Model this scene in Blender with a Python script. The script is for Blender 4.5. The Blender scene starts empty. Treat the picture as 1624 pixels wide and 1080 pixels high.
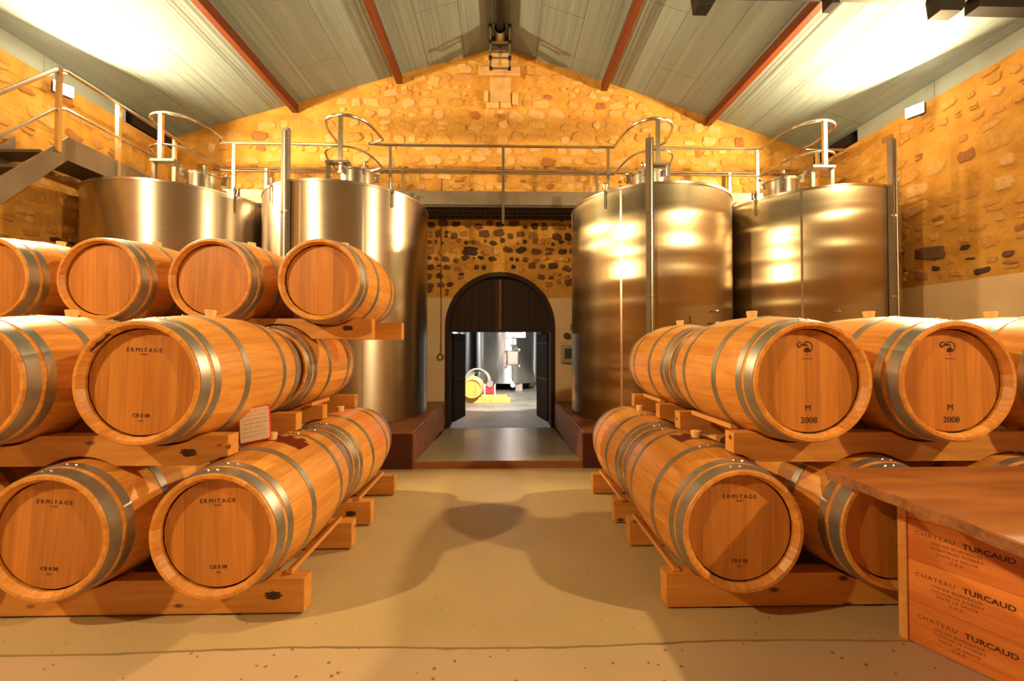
import bpy, bmesh, math, random
from mathutils import Vector, Matrix
R = math.radians
PI = math.pi
rnd = random.Random(11)
scene = bpy.context.scene
COL = scene.collection

# ------------------------------------------------------------------ camera, light, exposure
H = 1.34                                   # eye height
cd = bpy.data.cameras.new('camera'); cam = bpy.data.objects.new('camera', cd); COL.objects.link(cam)
cam.location = (0, 0, H)
cam.rotation_euler = (R(90 + 1.0), 0, R(-1.24))
cd.sensor_width = 36; cd.lens = 36 * 646 / 1624
cd.shift_y = -(540 - (545 - 646 * math.tan(R(1.0)))) / 1624 * 1.0
cd.clip_start = 0.02
scene.camera = cam
scene.view_settings.view_transform = 'Standard'
scene.view_settings.look = 'None'
scene.view_settings.exposure = -0.22
scene.view_settings.gamma = 1
scene.view_settings.use_curve_mapping = False
w = bpy.data.worlds.new('world'); scene.world = w; w.use_nodes = True
w.node_tree.nodes['Background'].inputs[0].default_value = (1.0, 0.7, 0.42, 1)
w.node_tree.nodes['Background'].inputs[1].default_value = 0.006

LAMP = (1.0, 0.72, 0.35)
def light(name, kind, loc, energy, col, **kw):
    l = bpy.data.lights.new(name, kind); l.energy = energy; l.color = col
    for k, v in kw.items(): setattr(l, k, v)
    o = bpy.data.objects.new(name, l); COL.objects.link(o); o.location = loc
    return o
LL = (-5.12, 4.93, 4.40); LR = (5.02, 4.94, 4.28)          # the two floods seen in the photograph
def flood_area(name, p, power, side, up=-4, yaw=-14):
    l = light(name, 'AREA', p, power, LAMP, shape='RECTANGLE', size=0.16, size_y=0.11)
    d = Vector((-side * math.cos(R(up)), math.sin(R(yaw)), math.sin(R(up))))
    l.rotation_euler = d.to_track_quat('-Z', 'Z').to_euler(); return l
flood_area('flood_light_left', LL, 440, -1); flood_area('flood_light_right', LR, 440, 1)
FL = (-4.9, -0.6, 4.3); FR = (4.9, -0.6, 4.3)              # their twins behind the camera
flood_area('flood_light_rear_left', FL, 390, -1, -8, 20); flood_area('flood_light_rear_right', FR, 390, 1, -8, 20)
for lp, e, ry in (((0.9, 9.3, 4.3), 700, -4), ((-2.6, 10.2, 4.3), 450, 8)):
    a = light('far_room_light', 'AREA', lp, e, (1, 0.97, 0.92), shape='RECTANGLE', size=0.35, size_y=1.6)
    a.rotation_euler = (R(72), R(ry), 0)
sp_ = light('far_room_spot', 'SPOT', (0.9, 8.6, 3.6), 8500, (1, 0.97, 0.92), spot_size=R(50), spot_blend=0.15, shadow_soft_size=0.1)
sp_.rotation_euler = (Vector((-0.5, 13.8, -0.2)) - Vector((0.9, 8.6, 3.6))).to_track_quat('-Z', 'Y').to_euler()

# ------------------------------------------------------------------ materials
def new_mat(name):
    m = bpy.data.materials.new(name); m.use_nodes = True
    nt = m.node_tree; b = nt.nodes['Principled BSDF']
    return m, nt, b
def node(nt, t, **kw):
    n = nt.nodes.new(t)
    for k, v in kw.items(): setattr(n, k, v)
    return n
def ramp(nt, stops):
    n = nt.nodes.new('ShaderNodeValToRGB')
    cr = n.color_ramp
    while len(cr.elements) < len(stops): cr.elements.new(0.5)
    for e, (p, c) in zip(cr.elements, stops):
        e.position = p; e.color = (*c, 1) if len(c) == 3 else c
    return n
def mapping(nt, scale, coord='Object', rnd_off=False):
    tc = node(nt, 'ShaderNodeTexCoord'); mp = node(nt, 'ShaderNodeMapping')
    mp.inputs['Scale'].default_value = scale
    nt.links.new(tc.outputs[coord], mp.inputs['Vector'])
    if rnd_off:
        oi = node(nt, 'ShaderNodeObjectInfo')
        mul = node(nt, 'ShaderNodeMath', operation='MULTIPLY'); mul.inputs[1].default_value = 37.0
        nt.links.new(oi.outputs['Random'], mul.inputs[0])
        cmb = node(nt, 'ShaderNodeCombineXYZ')
        for i in range(3): nt.links.new(mul.outputs[0], cmb.inputs[i])
        nt.links.new(cmb.outputs[0], mp.inputs['Location'])
    return mp
def bump(nt, b, height, strength, dist=0.01):
    bp = node(nt, 'ShaderNodeBump'); bp.inputs['Strength'].default_value = strength; bp.inputs['Distance'].default_value = dist
    nt.links.new(height, bp.inputs['Height']); nt.links.new(bp.outputs['Normal'], b.inputs['Normal'])
    return bp
def plain(name, col, rough=0.6, metal=0.0, noise=0.12, scale=8, bmp=0.0, emit=None):
    m, nt, b = new_mat(name)
    mp = mapping(nt, (scale,) * 3)
    nz = node(nt, 'ShaderNodeTexNoise'); nz.inputs['Scale'].default_value = 1; nz.inputs['Detail'].default_value = 6
    nt.links.new(mp.outputs[0], nz.inputs['Vector'])
    rp = ramp(nt, [(0.3, tuple(c * (1 - noise) for c in col)), (0.7, tuple(min(1, c * (1 + noise)) for c in col))])
    nt.links.new(nz.outputs['Fac'], rp.inputs[0]); nt.links.new(rp.outputs[0], b.inputs['Base Color'])
    b.inputs['Roughness'].default_value = rough; b.inputs['Metallic'].default_value = metal
    if bmp: bump(nt, b, nz.outputs['Fac'], bmp)
    if emit:
        b.inputs['Emission Color'].default_value = (*emit[0], 1); b.inputs['Emission Strength'].default_value = emit[1]
    return m
def wood(name, c1, c2, axis='Y', rough=0.45, vary=0.25, stain=None, fine=60, knots=False):
    m, nt, b = new_mat(name)
    s = {'X': (2.5, fine, fine), 'Y': (fine, 2.5, fine), 'Z': (fine, fine, 2.5)}[axis]
    mp = mapping(nt, s, rnd_off=True)
    nz = node(nt, 'ShaderNodeTexNoise'); nz.inputs['Scale'].default_value = 1; nz.inputs['Detail'].default_value = 5
    nz.inputs['Distortion'].default_value = 0.4
    nt.links.new(mp.outputs[0], nz.inputs['Vector'])
    s2 = {'X': (1.2, 9, 9), 'Y': (9, 1.2, 9), 'Z': (9, 9, 1.2)}[axis]
    mp2 = mapping(nt, s2, rnd_off=True)
    nz2 = node(nt, 'ShaderNodeTexNoise'); nz2.inputs['Scale'].default_value = 1; nz2.inputs['Detail'].default_value = 3
    nt.links.new(mp2.outputs[0], nz2.inputs['Vector'])
    add = node(nt, 'ShaderNodeMath', operation='MULTIPLY_ADD'); add.inputs[1].default_value = 0.5
    nt.links.new(nz.outputs['Fac'], add.inputs[0])
    mm = node(nt, 'ShaderNodeMath', operation='MULTIPLY'); mm.inputs[1].default_value = 0.5
    nt.links.new(nz2.outputs['Fac'], mm.inputs[0]); nt.links.new(mm.outputs[0], add.inputs[2])
    rp = ramp(nt, [(0.36, c2), (0.62, c1)])
    nt.links.new(add.outputs[0], rp.inputs[0])
    oi = node(nt, 'ShaderNodeObjectInfo')
    mr = node(nt, 'ShaderNodeMapRange'); mr.inputs['To Min'].default_value = 1 - vary; mr.inputs['To Max'].default_value = 1 + vary * 0.7
    nt.links.new(oi.outputs['Random'], mr.inputs['Value'])
    hs = node(nt, 'ShaderNodeHueSaturation')
    nt.links.new(rp.outputs[0], hs.inputs['Color']); nt.links.new(mr.outputs[0], hs.inputs['Value'])
    out = hs.outputs[0]
    if knots:
        mk = mapping(nt, (3.2, 7, 7), rnd_off=True)
        vo = node(nt, 'ShaderNodeTexVoronoi'); vo.inputs['Scale'].default_value = 1
        nt.links.new(mk.outputs[0], vo.inputs['Vector'])
        rk = ramp(nt, [(0.06, (1, 1, 1)), (0.12, (0, 0, 0))])
        nt.links.new(vo.outputs['Distance'], rk.inputs[0])
        mx = node(nt, 'ShaderNodeMixRGB'); mx.inputs[2].default_value = (0.09, 0.022, 0.006, 1)
        nt.links.new(rk.outputs[0], mx.inputs[0]); nt.links.new(out, mx.inputs[1]); out = mx.outputs[0]
    if stain:
        ms = mapping(nt, (7, 5, 7))
        ns = node(nt, 'ShaderNodeTexNoise'); ns.inputs['Scale'].default_value = 1; ns.inputs['Detail'].default_value = 4
        nt.links.new(ms.outputs[0], ns.inputs['Vector'])
        tc = node(nt, 'ShaderNodeTexCoord'); sx = node(nt, 'ShaderNodeSeparateXYZ'); nt.links.new(tc.outputs['Object'], sx.inputs[0])
        d = node(nt, 'ShaderNodeMath', operation='SUBTRACT'); d.inputs[1].default_value = stain[1]; nt.links.new(sx.outputs['Y'], d.inputs[0])
        ab = node(nt, 'ShaderNodeMath', operation='ABSOLUTE'); nt.links.new(d.outputs[0], ab.inputs[0])
        m2 = node(nt, 'ShaderNodeMath', operation='MULTIPLY_ADD'); m2.inputs[1].default_value = -stain[2]; nt.links.new(ab.outputs[0], m2.inputs[0]); nt.links.new(ns.outputs['Fac'], m2.inputs[2])
        rs = ramp(nt, [(stain[3], (0, 0, 0)), (stain[3] + (0.06 if stain[2] > 1 else 0.3), (1, 1, 1))])
        nt.links.new(m2.outputs[0], rs.inputs[0])
        mx = node(nt, 'ShaderNodeMixRGB'); mx.inputs[2].default_value = (*stain[0], 1)
        nt.links.new(rs.outputs[0], mx.inputs[0]); nt.links.new(out, mx.inputs[1]); out = mx.outputs[0]
    nt.links.new(out, b.inputs['Base Color'])
    b.inputs['Roughness'].default_value = rough
    bump(nt, b, nz.outputs['Fac'], 0.15, 0.002)
    return m
def brushed(name, col, rough, aniso, rot, wav=0.0, wscale=(1, 1, 1), metal=1.0, grain=0.22):
    m, nt, b = new_mat(name)
    b.inputs['Base Color'].default_value = (*col, 1); b.inputs['Metallic'].default_value = metal
    b.inputs['Anisotropic'].default_value = aniso; b.inputs['Anisotropic Rotation'].default_value = rot
    tg = node(nt, 'ShaderNodeTangent', direction_type='RADIAL', axis='Z'); nt.links.new(tg.outputs[0], b.inputs['Tangent'])
    mp = mapping(nt, (3, 3, 90)); nz = node(nt, 'ShaderNodeTexNoise'); nz.inputs['Scale'].default_value = 1; nz.inputs['Detail'].default_value = 3
    nt.links.new(mp.outputs[0], nz.inputs['Vector'])
    mr = node(nt, 'ShaderNodeMapRange'); mr.inputs['To Min'].default_value = rough * (1 - grain); mr.inputs['To Max'].default_value = rough * (1 + grain)
    nt.links.new(nz.outputs['Fac'], mr.inputs['Value']); nt.links.new(mr.outputs[0], b.inputs['Roughness'])
    if wav:
        m2 = mapping(nt, wscale); n2 = node(nt, 'ShaderNodeTexNoise'); n2.inputs['Scale'].default_value = 1; n2.inputs['Detail'].default_value = 0.3
        nt.links.new(m2.outputs[0], n2.inputs['Vector']); bump(nt, b, n2.outputs['Fac'], 1.0, wav)
    return m

M = {}
OAK1 = (0.72, 0.325, 0.070); OAK2 = (0.52, 0.18, 0.024)
M['stave'] = wood('oak stave', OAK1, OAK2, 'Y', 0.42, 0.10)
M['stave_wine'] = wood('oak stave stained with wine', OAK1, OAK2, 'Y', 0.40, 0.1, stain=((0.13, 0.008, 0.004), 0.52, 3.2, 0.22))
M['stave_pink'] = wood('oak stave tinted by wine', OAK1, OAK2, 'Y', 0.40, 0.1, stain=((0.66, 0.19, 0.045), 0.5, 0.75, 0.25))
M['head'] = wood('oak head board', (0.56, 0.215, 0.036), (0.41, 0.132, 0.018), 'Z', 0.45, 0.17)
M['hoop'] = plain('galvanised hoop steel', (0.42, 0.40, 0.37), 0.38, 0.85, 0.15, 14, 0.05)
M['rivet'] = plain('rivet steel', (0.75, 0.73, 0.7), 0.25, 1.0, 0.05)
M['bung'] = plain('bung', (0.80, 0.50, 0.22), 0.5, 0, 0.06)
M['pine'] = wood('pine beam', (0.66, 0.29, 0.058), (0.50, 0.19, 0.032), 'X', 0.5, 0.1, knots=True, fine=40)
M['batten'] = wood('pine batten', (0.72, 0.33, 0.09), (0.55, 0.22, 0.05), 'Y', 0.5, 0.12, fine=40)
M['burn'] = plain('burnt mark', (0.05, 0.014, 0.006), 0.7, 0, 0.2)
M['ink'] = plain('branded print', (0.05, 0.015, 0.008), 0.6, 0, 0.1)
M['ink_soft'] = plain('faded print', (0.16, 0.045, 0.015), 0.6, 0, 0.1)
M['red_ink'] = plain('red mark', (0.55, 0.03, 0.02), 0.5, 0, 0.1)
M['tank_a'] = brushed('brushed steel, circumferential', (0.60, 0.53, 0.45), 0.34, 0.75, 0.25, 0.012, (0.9, 0.9, 0.5))
M['tank_b'] = brushed('rolled steel, wavy', (0.43, 0.35, 0.235), 0.24, 0.92, 0.0, 0.03, (0.3, 0.3, 3.4), grain=0.05)
M['tank_far'] = brushed('far tank steel', (0.80, 0.80, 0.80), 0.25, 0.85, 0.25, 0.01, (1, 1, 0.4))
M['steel'] = plain('stainless tube', (0.68, 0.62, 0.54), 0.24, 1.0, 0.04)
M['steel_dull'] = plain('dull sheet steel', (0.21, 0.165, 0.125), 0.5, 0.45, 0.12, 4)
M['steel_dark'] = plain('dark grating steel', (0.10, 0.09, 0.085), 0.55, 0.5, 0.1)
M['black'] = plain('black plastic', (0.012, 0.011, 0.011), 0.4)
M['dark_wood'] = wood('dark stained oak', (0.026, 0.0055, 0.002), (0.010, 0.002, 0.0008), 'Z', 0.65, 0.3)
M['dark_batten'] = wood('door batten', (0.16, 0.04, 0.01), (0.09, 0.022, 0.006), 'Z', 0.42, 0.1)
M['dark_beam'] = wood('dark tie beam', (0.010, 0.004, 0.002), (0.005, 0.002, 0.0015), 'X', 0.6, 0.1)
M['purlin'] = wood('purlin', (0.17, 0.034, 0.007), (0.10, 0.020, 0.005), 'Y', 0.5, 0.1, fine=30)
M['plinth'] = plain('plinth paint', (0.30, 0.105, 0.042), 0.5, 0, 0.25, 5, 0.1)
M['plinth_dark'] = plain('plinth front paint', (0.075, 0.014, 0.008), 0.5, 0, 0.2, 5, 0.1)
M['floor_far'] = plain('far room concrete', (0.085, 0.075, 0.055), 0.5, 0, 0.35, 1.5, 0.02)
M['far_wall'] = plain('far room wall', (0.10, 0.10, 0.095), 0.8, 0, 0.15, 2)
M['lamp_glass'] = plain('lamp glass', (1, 0.9, 0.7), 0.4, 0, 0, emit=((1.0, 0.82, 0.5), 90))
M['paper'] = plain('card', (0.95, 0.80, 0.66), 0.6, 0, 0.03)
M['red_frame'] = plain('red card frame', (0.80, 0.035, 0.015), 0.45, 0, 0.03)
M['red'] = plain('red enamel', (0.65, 0.02, 0.02), 0.35, 0, 0.05)
M['white'] = plain('white enamel', (0.8, 0.8, 0.8), 0.4, 0, 0.03)
M['grey_box'] = plain('grey plastic', (0.36, 0.33, 0.30), 0.5, 0, 0.05)
M['window_dark'] = plain('box window', (0.08, 0.075, 0.075), 0.25, 0, 0.05)
M['hose'] = plain('hose', (0.22, 0.20, 0.13), 0.4, 0, 0.1)
M['crate'] = wood('crate pine', (0.74, 0.24, 0.045), (0.52, 0.12, 0.018), 'X', 0.5, 0.12, fine=26)
M['board'] = wood('counter board', (0.36, 0.125, 0.026), (0.24, 0.070, 0.014), 'X', 0.45, 0.05, fine=14)
M['board_edge'] = wood('counter board edge', (0.30, 0.11, 0.03), (0.15, 0.05, 0.015), 'X', 0.7, 0.05, fine=50)
M['niche'] = plain('niche plaster', (0.60, 0.38, 0.15), 0.85, 0, 0.2, 6, 0.1)
M['foam'] = plain('eaves board', (0.34, 0.41, 0.43), 0.6, 0, 0.06, 2)

def mortar(name, c1, c2, c3, sc=4.0, bs=0.8):
    m, nt, b = new_mat(name)
    mp = mapping(nt, (sc,) * 3); nz = node(nt, 'ShaderNodeTexNoise'); nz.inputs['Scale'].default_value = 1; nz.inputs['Detail'].default_value = 8; nz.inputs['Roughness'].default_value = 0.6
    nt.links.new(mp.outputs[0], nz.inputs['Vector'])
    rp = ramp(nt, [(0.30, c1), (0.5, c2), (0.70, c3)]); nt.links.new(nz.outputs['Fac'], rp.inputs[0])
    nt.links.new(rp.outputs[0], b.inputs['Base Color']); b.inputs['Roughness'].default_value = 0.92
    m2 = mapping(nt, (22,) * 3); n2 = node(nt, 'ShaderNodeTexNoise'); n2.inputs['Scale'].default_value = 1; n2.inputs['Detail'].default_value = 5
    nt.links.new(m2.outputs[0], n2.inputs['Vector']); bump(nt, b, n2.outputs['Fac'], bs, 0.02)
    return m
M['mortar'] = mortar('ochre lime mortar', (0.48, 0.225, 0.040), (0.62, 0.315, 0.055), (0.70, 0.38, 0.08))
M['plaster'] = mortar('smooth plaster', (0.62, 0.45, 0.27), (0.70, 0.52, 0.32), (0.73, 0.56, 0.36), 1.5, 0.06)
def stone_mat(name, c):
    return mortar(name, tuple(x * 0.72 for x in c), c, tuple(min(1, x * 1.15) for x in c), 9.0, 0.5)
M['st_pale'] = stone_mat('pale limestone', (0.72, 0.44, 0.18))
M['st_honey'] = stone_mat('honey limestone', (0.68, 0.38, 0.11))
M['st_ochre'] = stone_mat('ochre stone', (0.60, 0.31, 0.075))
M['st_brown'] = stone_mat('brown stone', (0.38, 0.17, 0.05))
M['st_rust'] = stone_mat('rust stone', (0.42, 0.16, 0.045))
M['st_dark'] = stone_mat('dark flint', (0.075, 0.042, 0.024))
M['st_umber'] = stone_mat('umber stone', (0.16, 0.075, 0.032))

# ceiling sheet: faint ribs along the room
def ceil_mat():
    m, nt, b = new_mat('grey-green ceiling sheet')
    mp = mapping(nt, (6, 0.5, 6)); nz = node(nt, 'ShaderNodeTexNoise'); nz.inputs['Scale'].default_value = 1; nz.inputs['Detail'].default_value = 4
    nt.links.new(mp.outputs[0], nz.inputs['Vector'])
    rp = ramp(nt, [(0.3, (0.21, 0.28, 0.31)), (0.7, (0.28, 0.35, 0.38))]); nt.links.new(nz.outputs['Fac'], rp.inputs[0])
    nt.links.new(rp.outputs[0], b.inputs['Base Color']); b.inputs['Roughness'].default_value = 0.6
    mp2 = mapping(nt, (13, 0.10, 13)); n2 = node(nt, 'ShaderNodeTexNoise'); n2.inputs['Scale'].default_value = 1; n2.inputs['Detail'].default_value = 2
    nt.links.new(mp2.outputs[0], n2.inputs['Vector']); bump(nt, b, n2.outputs['Fac'], 0.8, 0.02)
    return m
M['ceil'] = ceil_mat()
def floor_mat(name, c, rough, spk=-0.12):
    m, nt, b = new_mat(name)
    mp = mapping(nt, (1.1,) * 3); nz = node(nt, 'ShaderNodeTexNoise'); nz.inputs['Scale'].default_value = 1; nz.inputs['Detail'].default_value = 6
    nt.links.new(mp.outputs[0], nz.inputs['Vector'])
    rp = ramp(nt, [(0.3, tuple(x * 0.88 for x in c)), (0.7, tuple(x * 1.08 for x in c))]); nt.links.new(nz.outputs['Fac'], rp.inputs[0])
    m2 = mapping(nt, (16,) * 3); vo = node(nt, 'ShaderNodeTexVoronoi'); vo.inputs['Scale'].default_value = 1; nt.links.new(m2.outputs[0], vo.inputs['Vector'])
    m3 = mapping(nt, (2.3,) * 3); n3 = node(nt, 'ShaderNodeTexNoise'); n3.inputs['Scale'].default_value = 1; nt.links.new(m3.outputs[0], n3.inputs['Vector'])
    mu = node(nt, 'ShaderNodeMath', operation='MULTIPLY_ADD'); mu.inputs[1].default_value = spk; mu.inputs[2].default_value = 0.0
    nt.links.new(n3.outputs['Fac'], mu.inputs[0])
    ad = node(nt, 'ShaderNodeMath', operation='ADD'); nt.links.new(vo.outputs['Distance'], ad.inputs[0]); nt.links.new(mu.outputs[0], ad.inputs[1])
    r2 = ramp(nt, [(0.0, (0.0, 0, 0)), (0.012, (1, 1, 1))]); nt.links.new(ad.outputs[0], r2.inputs[0])
    mx = node(nt, 'ShaderNodeMixRGB'); mx.inputs[1].default_value = (c[0] * 0.45, c[1] * 0.35, c[2] * 0.25, 1)
    nt.links.new(r2.outputs[0], mx.inputs[0]); nt.links.new(rp.outputs[0], mx.inputs[2])
    nt.links.new(mx.outputs[0], b.inputs['Base Color']); b.inputs['Roughness'].default_value = rough
    bump(nt, b, nz.outputs['Fac'], 0.1, 0.01)
    return m
M['floor'] = floor_mat('painted concrete', (0.49, 0.355, 0.19), 0.5)
M['floor_near'] = floor_mat('painted concrete, pinker', (0.52, 0.37, 0.235), 0.55, -0.20)
M['ramp'] = floor_mat('worn glossy concrete', (0.50, 0.44, 0.25), 0.27)

# ------------------------------------------------------------------ builders
class MB:
    def __init__(s): s.v = []; s.f = []; s.mi = []
    def add(s, vs, fs, mi=0):
        o = len(s.v); s.v += [tuple(v) for v in vs]; s.f += [tuple(i + o for i in f) for f in fs]; s.mi += [mi] * len(fs); return s
    def box(s, x0, x1, y0, y1, z0, z1, mi=0):
        vs = [(x, y, z) for z in (z0, z1) for y in (y0, y1) for x in (x0, x1)]
        return s.add(vs, [(0, 2, 3, 1), (4, 5, 7, 6), (0, 1, 5, 4), (2, 6, 7, 3), (0, 4, 6, 2), (1, 3, 7, 5)], mi)
    def prism(s, pts, a0, a1, axis='Y', mi=0):
        # pts in the plane across `axis`: Y -> (x,z), X -> (y,z), Z -> (x,y)
        def mk(p, a): return {'Y': (p[0], a, p[1]), 'X': (a, p[0], p[1]), 'Z': (p[0], p[1], a)}[axis]
        n = len(pts); vs = [mk(p, a0) for p in pts] + [mk(p, a1) for p in pts]
        fs = [tuple(range(n)), tuple(range(2 * n - 1, n - 1, -1))] + [(i, i + n, (i + 1) % n + n, (i + 1) % n) for i in range(n)]
        return s.add(vs, fs, mi)
    def lathe(s, prof, c=(0, 0, 0), n=32, axis='Z', a0=0, a1=2 * PI, mi=0):
        full = abs(a1 - a0 - 2 * PI) < 1e-6; m = n if full else n + 1
        vs = []
        for r, h in prof:
            for i in range(m):
                t = a0 + (a1 - a0) * i / n; u, v = r * math.cos(t), r * math.sin(t)
                p = {'Z': (u, v, h), 'Y': (u, h, v), 'X': (h, u, v)}[axis]
                vs.append((p[0] + c[0], p[1] + c[1], p[2] + c[2]))
        fs = []
        for j in range(len(prof) - 1):
            for i in range(n):
                k = (i + 1) % m if full else i + 1
                fs.append((j * m + i, j * m + k, (j + 1) * m + k, (j + 1) * m + i))
        return s.add(vs, fs, mi)
    def tube(s, pts, r, n=8, closed=False, caps=True, mi=0):
        P = [Vector(p) for p in pts]; m = len(P); vs = []; up = None
        for i in range(m):
            if closed: d = (P[(i + 1) % m] - P[i - 1])
            else: d = P[min(i + 1, m - 1)] - P[max(i - 1, 0)]
            d.normalize()
            if up is None:
                up = Vector((0, 0, 1)) if abs(d.z) < 0.9 else Vector((1, 0, 0))
            a = d.cross(up)
            if a.length < 1e-4: up = Vector((1, 0, 0)); a = d.cross(up)
            a.normalize(); b = a.cross(d).normalized(); up = b
            for k in range(n):
                t = 2 * PI * k / n; vs.append(P[i] + (a * math.cos(t) + b * math.sin(t)) * r)
        fs = []
        for i in range(m if closed else m - 1):
            j = (i + 1) % m
            for k in range(n):
                fs.append((i * n + k, i * n + (k + 1) % n, j * n + (k + 1) % n, j * n + k))
        if caps and not closed:
            fs += [tuple(range(n - 1, -1, -1)), tuple((m - 1) * n + k for k in range(n))]
        return s.add(vs, fs, mi)
    def ball(s, c, r, n=8, sc=(1, 1, 1), mi=0):
        prof = [(max(1e-4, math.cos(t)), math.sin(t)) for t in [(-PI / 2 + PI * i / n) for i in range(n + 1)]]
        o = len(s.v); s.lathe([(a, b) for a, b in prof], (0, 0, 0), n + 2, mi=mi)
        for i in range(o, len(s.v)):
            v = s.v[i]; s.v[i] = (v[0] * r * sc[0] + c[0], v[1] * r * sc[1] + c[1], v[2] * r * sc[2] + c[2])
        return s
    def mesh(s, name, mats, smooth=False, bevel=0, off=(0, 0, 0)):
        me = bpy.data.meshes.new(name)
        me.from_pydata([(v[0] - off[0], v[1] - off[1], v[2] - off[2]) for v in s.v], [], s.f)
        if not isinstance(mats, (list, tuple)): mats = [mats]
        for m in mats: me.materials.append(m)
        if len(mats) > 1: me.polygons.foreach_set('material_index', s.mi)
        bm = bmesh.new(); bm.from_mesh(me)
        bmesh.ops.remove_doubles(bm, verts=bm.verts, dist=1e-5)
        if bevel:
            es = [e for e in bm.edges if len(e.link_faces) == 2 and e.calc_face_angle(0) > 0.7]
            bmesh.ops.bevel(bm, geom=es, offset=bevel, segments=1, affect='EDGES', clamp_overlap=True)
        bmesh.ops.recalc_face_normals(bm, faces=bm.faces)
        if smooth:
            for f in bm.faces: f.smooth = True
            for e in bm.edges:
                if len(e.link_faces) == 2 and e.calc_face_angle(0) > 0.6: e.smooth = False
        bm.to_mesh(me); bm.free()
        return me
    def build(s, name, mats, parent=None, smooth=False, bevel=0, loc=None, world=False):
        """loc: object origin; with world=True the vertices are world coordinates"""
        if world:
            base = Vector((0, 0, 0)); p = parent
            while p: base += p.location; p = p.parent
            me = s.mesh(name, mats, smooth, bevel, off=base); o = bpy.data.objects.new(name, me)
        else:
            me = s.mesh(name, mats, smooth, bevel); o = bpy.data.objects.new(name, me)
            if loc: o.location = loc
        COL.objects.link(o); o.parent = parent
        return o
def tag(o, label=None, cat=None, group=None, kind=None):
    if label: o['label'] = label
    if cat: o['category'] = cat
    if group: o['group'] = group
    if kind: o['kind'] = kind
    return o
def thing(name, loc=(0, 0, 0), rz=0, label=None, cat=None, group=None, kind=None, parent=None):
    o = bpy.data.objects.new(name, None); COL.objects.link(o); o.location = loc; o.rotation_euler = (0, 0, rz)
    o.empty_display_size = 0.1; o.parent = parent
    return tag(o, label, cat, group, kind)
def link(name, me, parent, loc=(0, 0, 0), rot=(0, 0, 0), scale=(1, 1, 1)):
    o = bpy.data.objects.new(name, me); COL.objects.link(o); o.parent = parent
    o.location = loc; o.rotation_euler = rot; o.scale = scale
    return o
def copy_tree(o, parent=None):
    c = o.copy(); COL.objects.link(c); c.parent = parent
    for ch in list(o.children): copy_tree(ch, c)
    return c
TXT = {}
def text_mesh(body, size, mat, bold=0.0, spacing=1.0, align='CENTER'):
    key = (body, size, mat.name, bold, spacing, align)
    if key in TXT: return TXT[key]
    cu = bpy.data.curves.new('print', 'FONT'); cu.body = body; cu.size = size; cu.align_x = align; cu.align_y = 'CENTER'
    cu.extrude = 0.0004; cu.offset = bold; cu.space_character = spacing; cu.resolution_u = 3
    ob = bpy.data.objects.new('print', cu); COL.objects.link(ob)
    bpy.context.view_layer.update()
    me = bpy.data.meshes.new_from_object(ob.evaluated_get(bpy.context.evaluated_depsgraph_get()))
    bpy.data.objects.remove(ob); bpy.data.curves.remove(cu)
    me.materials.clear(); me.materials.append(mat)
    TXT[key] = me
    return me
FACE = (R(90), 0, 0)      # text standing upright, read from -Y

# ------------------------------------------------------------------ room shell
XL, XR, YB, YF = -5.42, 5.33, 6.80, -8.0
APX, APZ = -0.05, 6.36
ZL, ZR = 4.77, 4.61            # ceiling height at the left and right walls
WTL, WTR = 4.52, 4.38          # top of the stone side walls
def ceil_z(x):
    return APZ + (ZL - APZ) * (x - APX) / (XL - APX) if x < APX else APZ + (ZR - APZ) * (x - APX) / (XR - APX)
YJ = 1.83
# floor: two pours with an open joint
def jitter_line(y, n, amp, seed):
    r2 = random.Random(seed); return [(XL + (XR - XL) * i / n, y + r2.uniform(-amp, amp) + 0.012 * math.sin(i * 0.21)) for i in range(n + 1)]
line = jitter_line(YJ, 160, 0.0022, 3)
fa = MB(); fa.prism([(x, y + 0.004) for x, y in line] + [(XR, 4.42), (XL, 4.42)], -0.12, 0.0, 'Z')
floor = tag(fa.build('floor', M['floor']), kind='structure', label='beige painted concrete floor')
fb = MB(); fb.prism([(x, y - 0.0035 - (0.004 if i % 7 == 0 else 0)) for i, (x, y) in enumerate(line)][::-1] + [(XL, YF), (XR, YF)], -0.12, -0.003, 'Z')
tag(fb.build('floor', M['floor_near']), kind='structure', label='nearest pour of the floor, pinker and speckled')
fc = MB().box(XL, XR, YJ - 0.2, YJ + 0.2, -0.16, -0.12)
tag(fc.build('trim_6', M['steel_dark']), kind='structure')

# back wall with arched doorway
AX, AR, AZ = -0.05, 0.92, 1.62
def arch(r, z0=-0.5, n=24, cx=AX):
    return [(cx - r, z0)] + [(cx - r * math.cos(PI * i / n), AZ + r * math.sin(PI * i / n)) for i in range(n + 1)] + [(cx + r, z0)]
bw = MB()
outl = [(XL - 0.5, -0.5)] + arch(AR) + [(XR + 0.5, -0.5), (XR + 0.5, ceil_z(XR)), (APX, APZ + 0.05), (XL - 0.5, ceil_z(XL))]
bw.prism(outl, YB, YB + 0.45, 'Y')
wall_back = tag(bw.build('wall_back', M['mortar'], world=True), kind='structure')
wl = MB().box(XL - 0.4, XL, YF, YB + 0.1, -0.2, WTL)
wall_left = tag(wl.build('wall_left', M['mortar']), kind='structure')
wr = MB().box(XR, XR + 0.4, YF, YB + 0.1, -0.2, WTR)
wall_right = tag(wr.build('wall_right', M['mortar']), kind='structure')
wf = MB().prism([(XL, -0.2), (XR, -0.2), (XR, ceil_z(XR)), (APX, APZ), (XL, ceil_z(XL))], YF - 0.3, YF, 'Y')
tag(wf.build('wall_front', M['mortar']), kind='structure')
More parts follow.
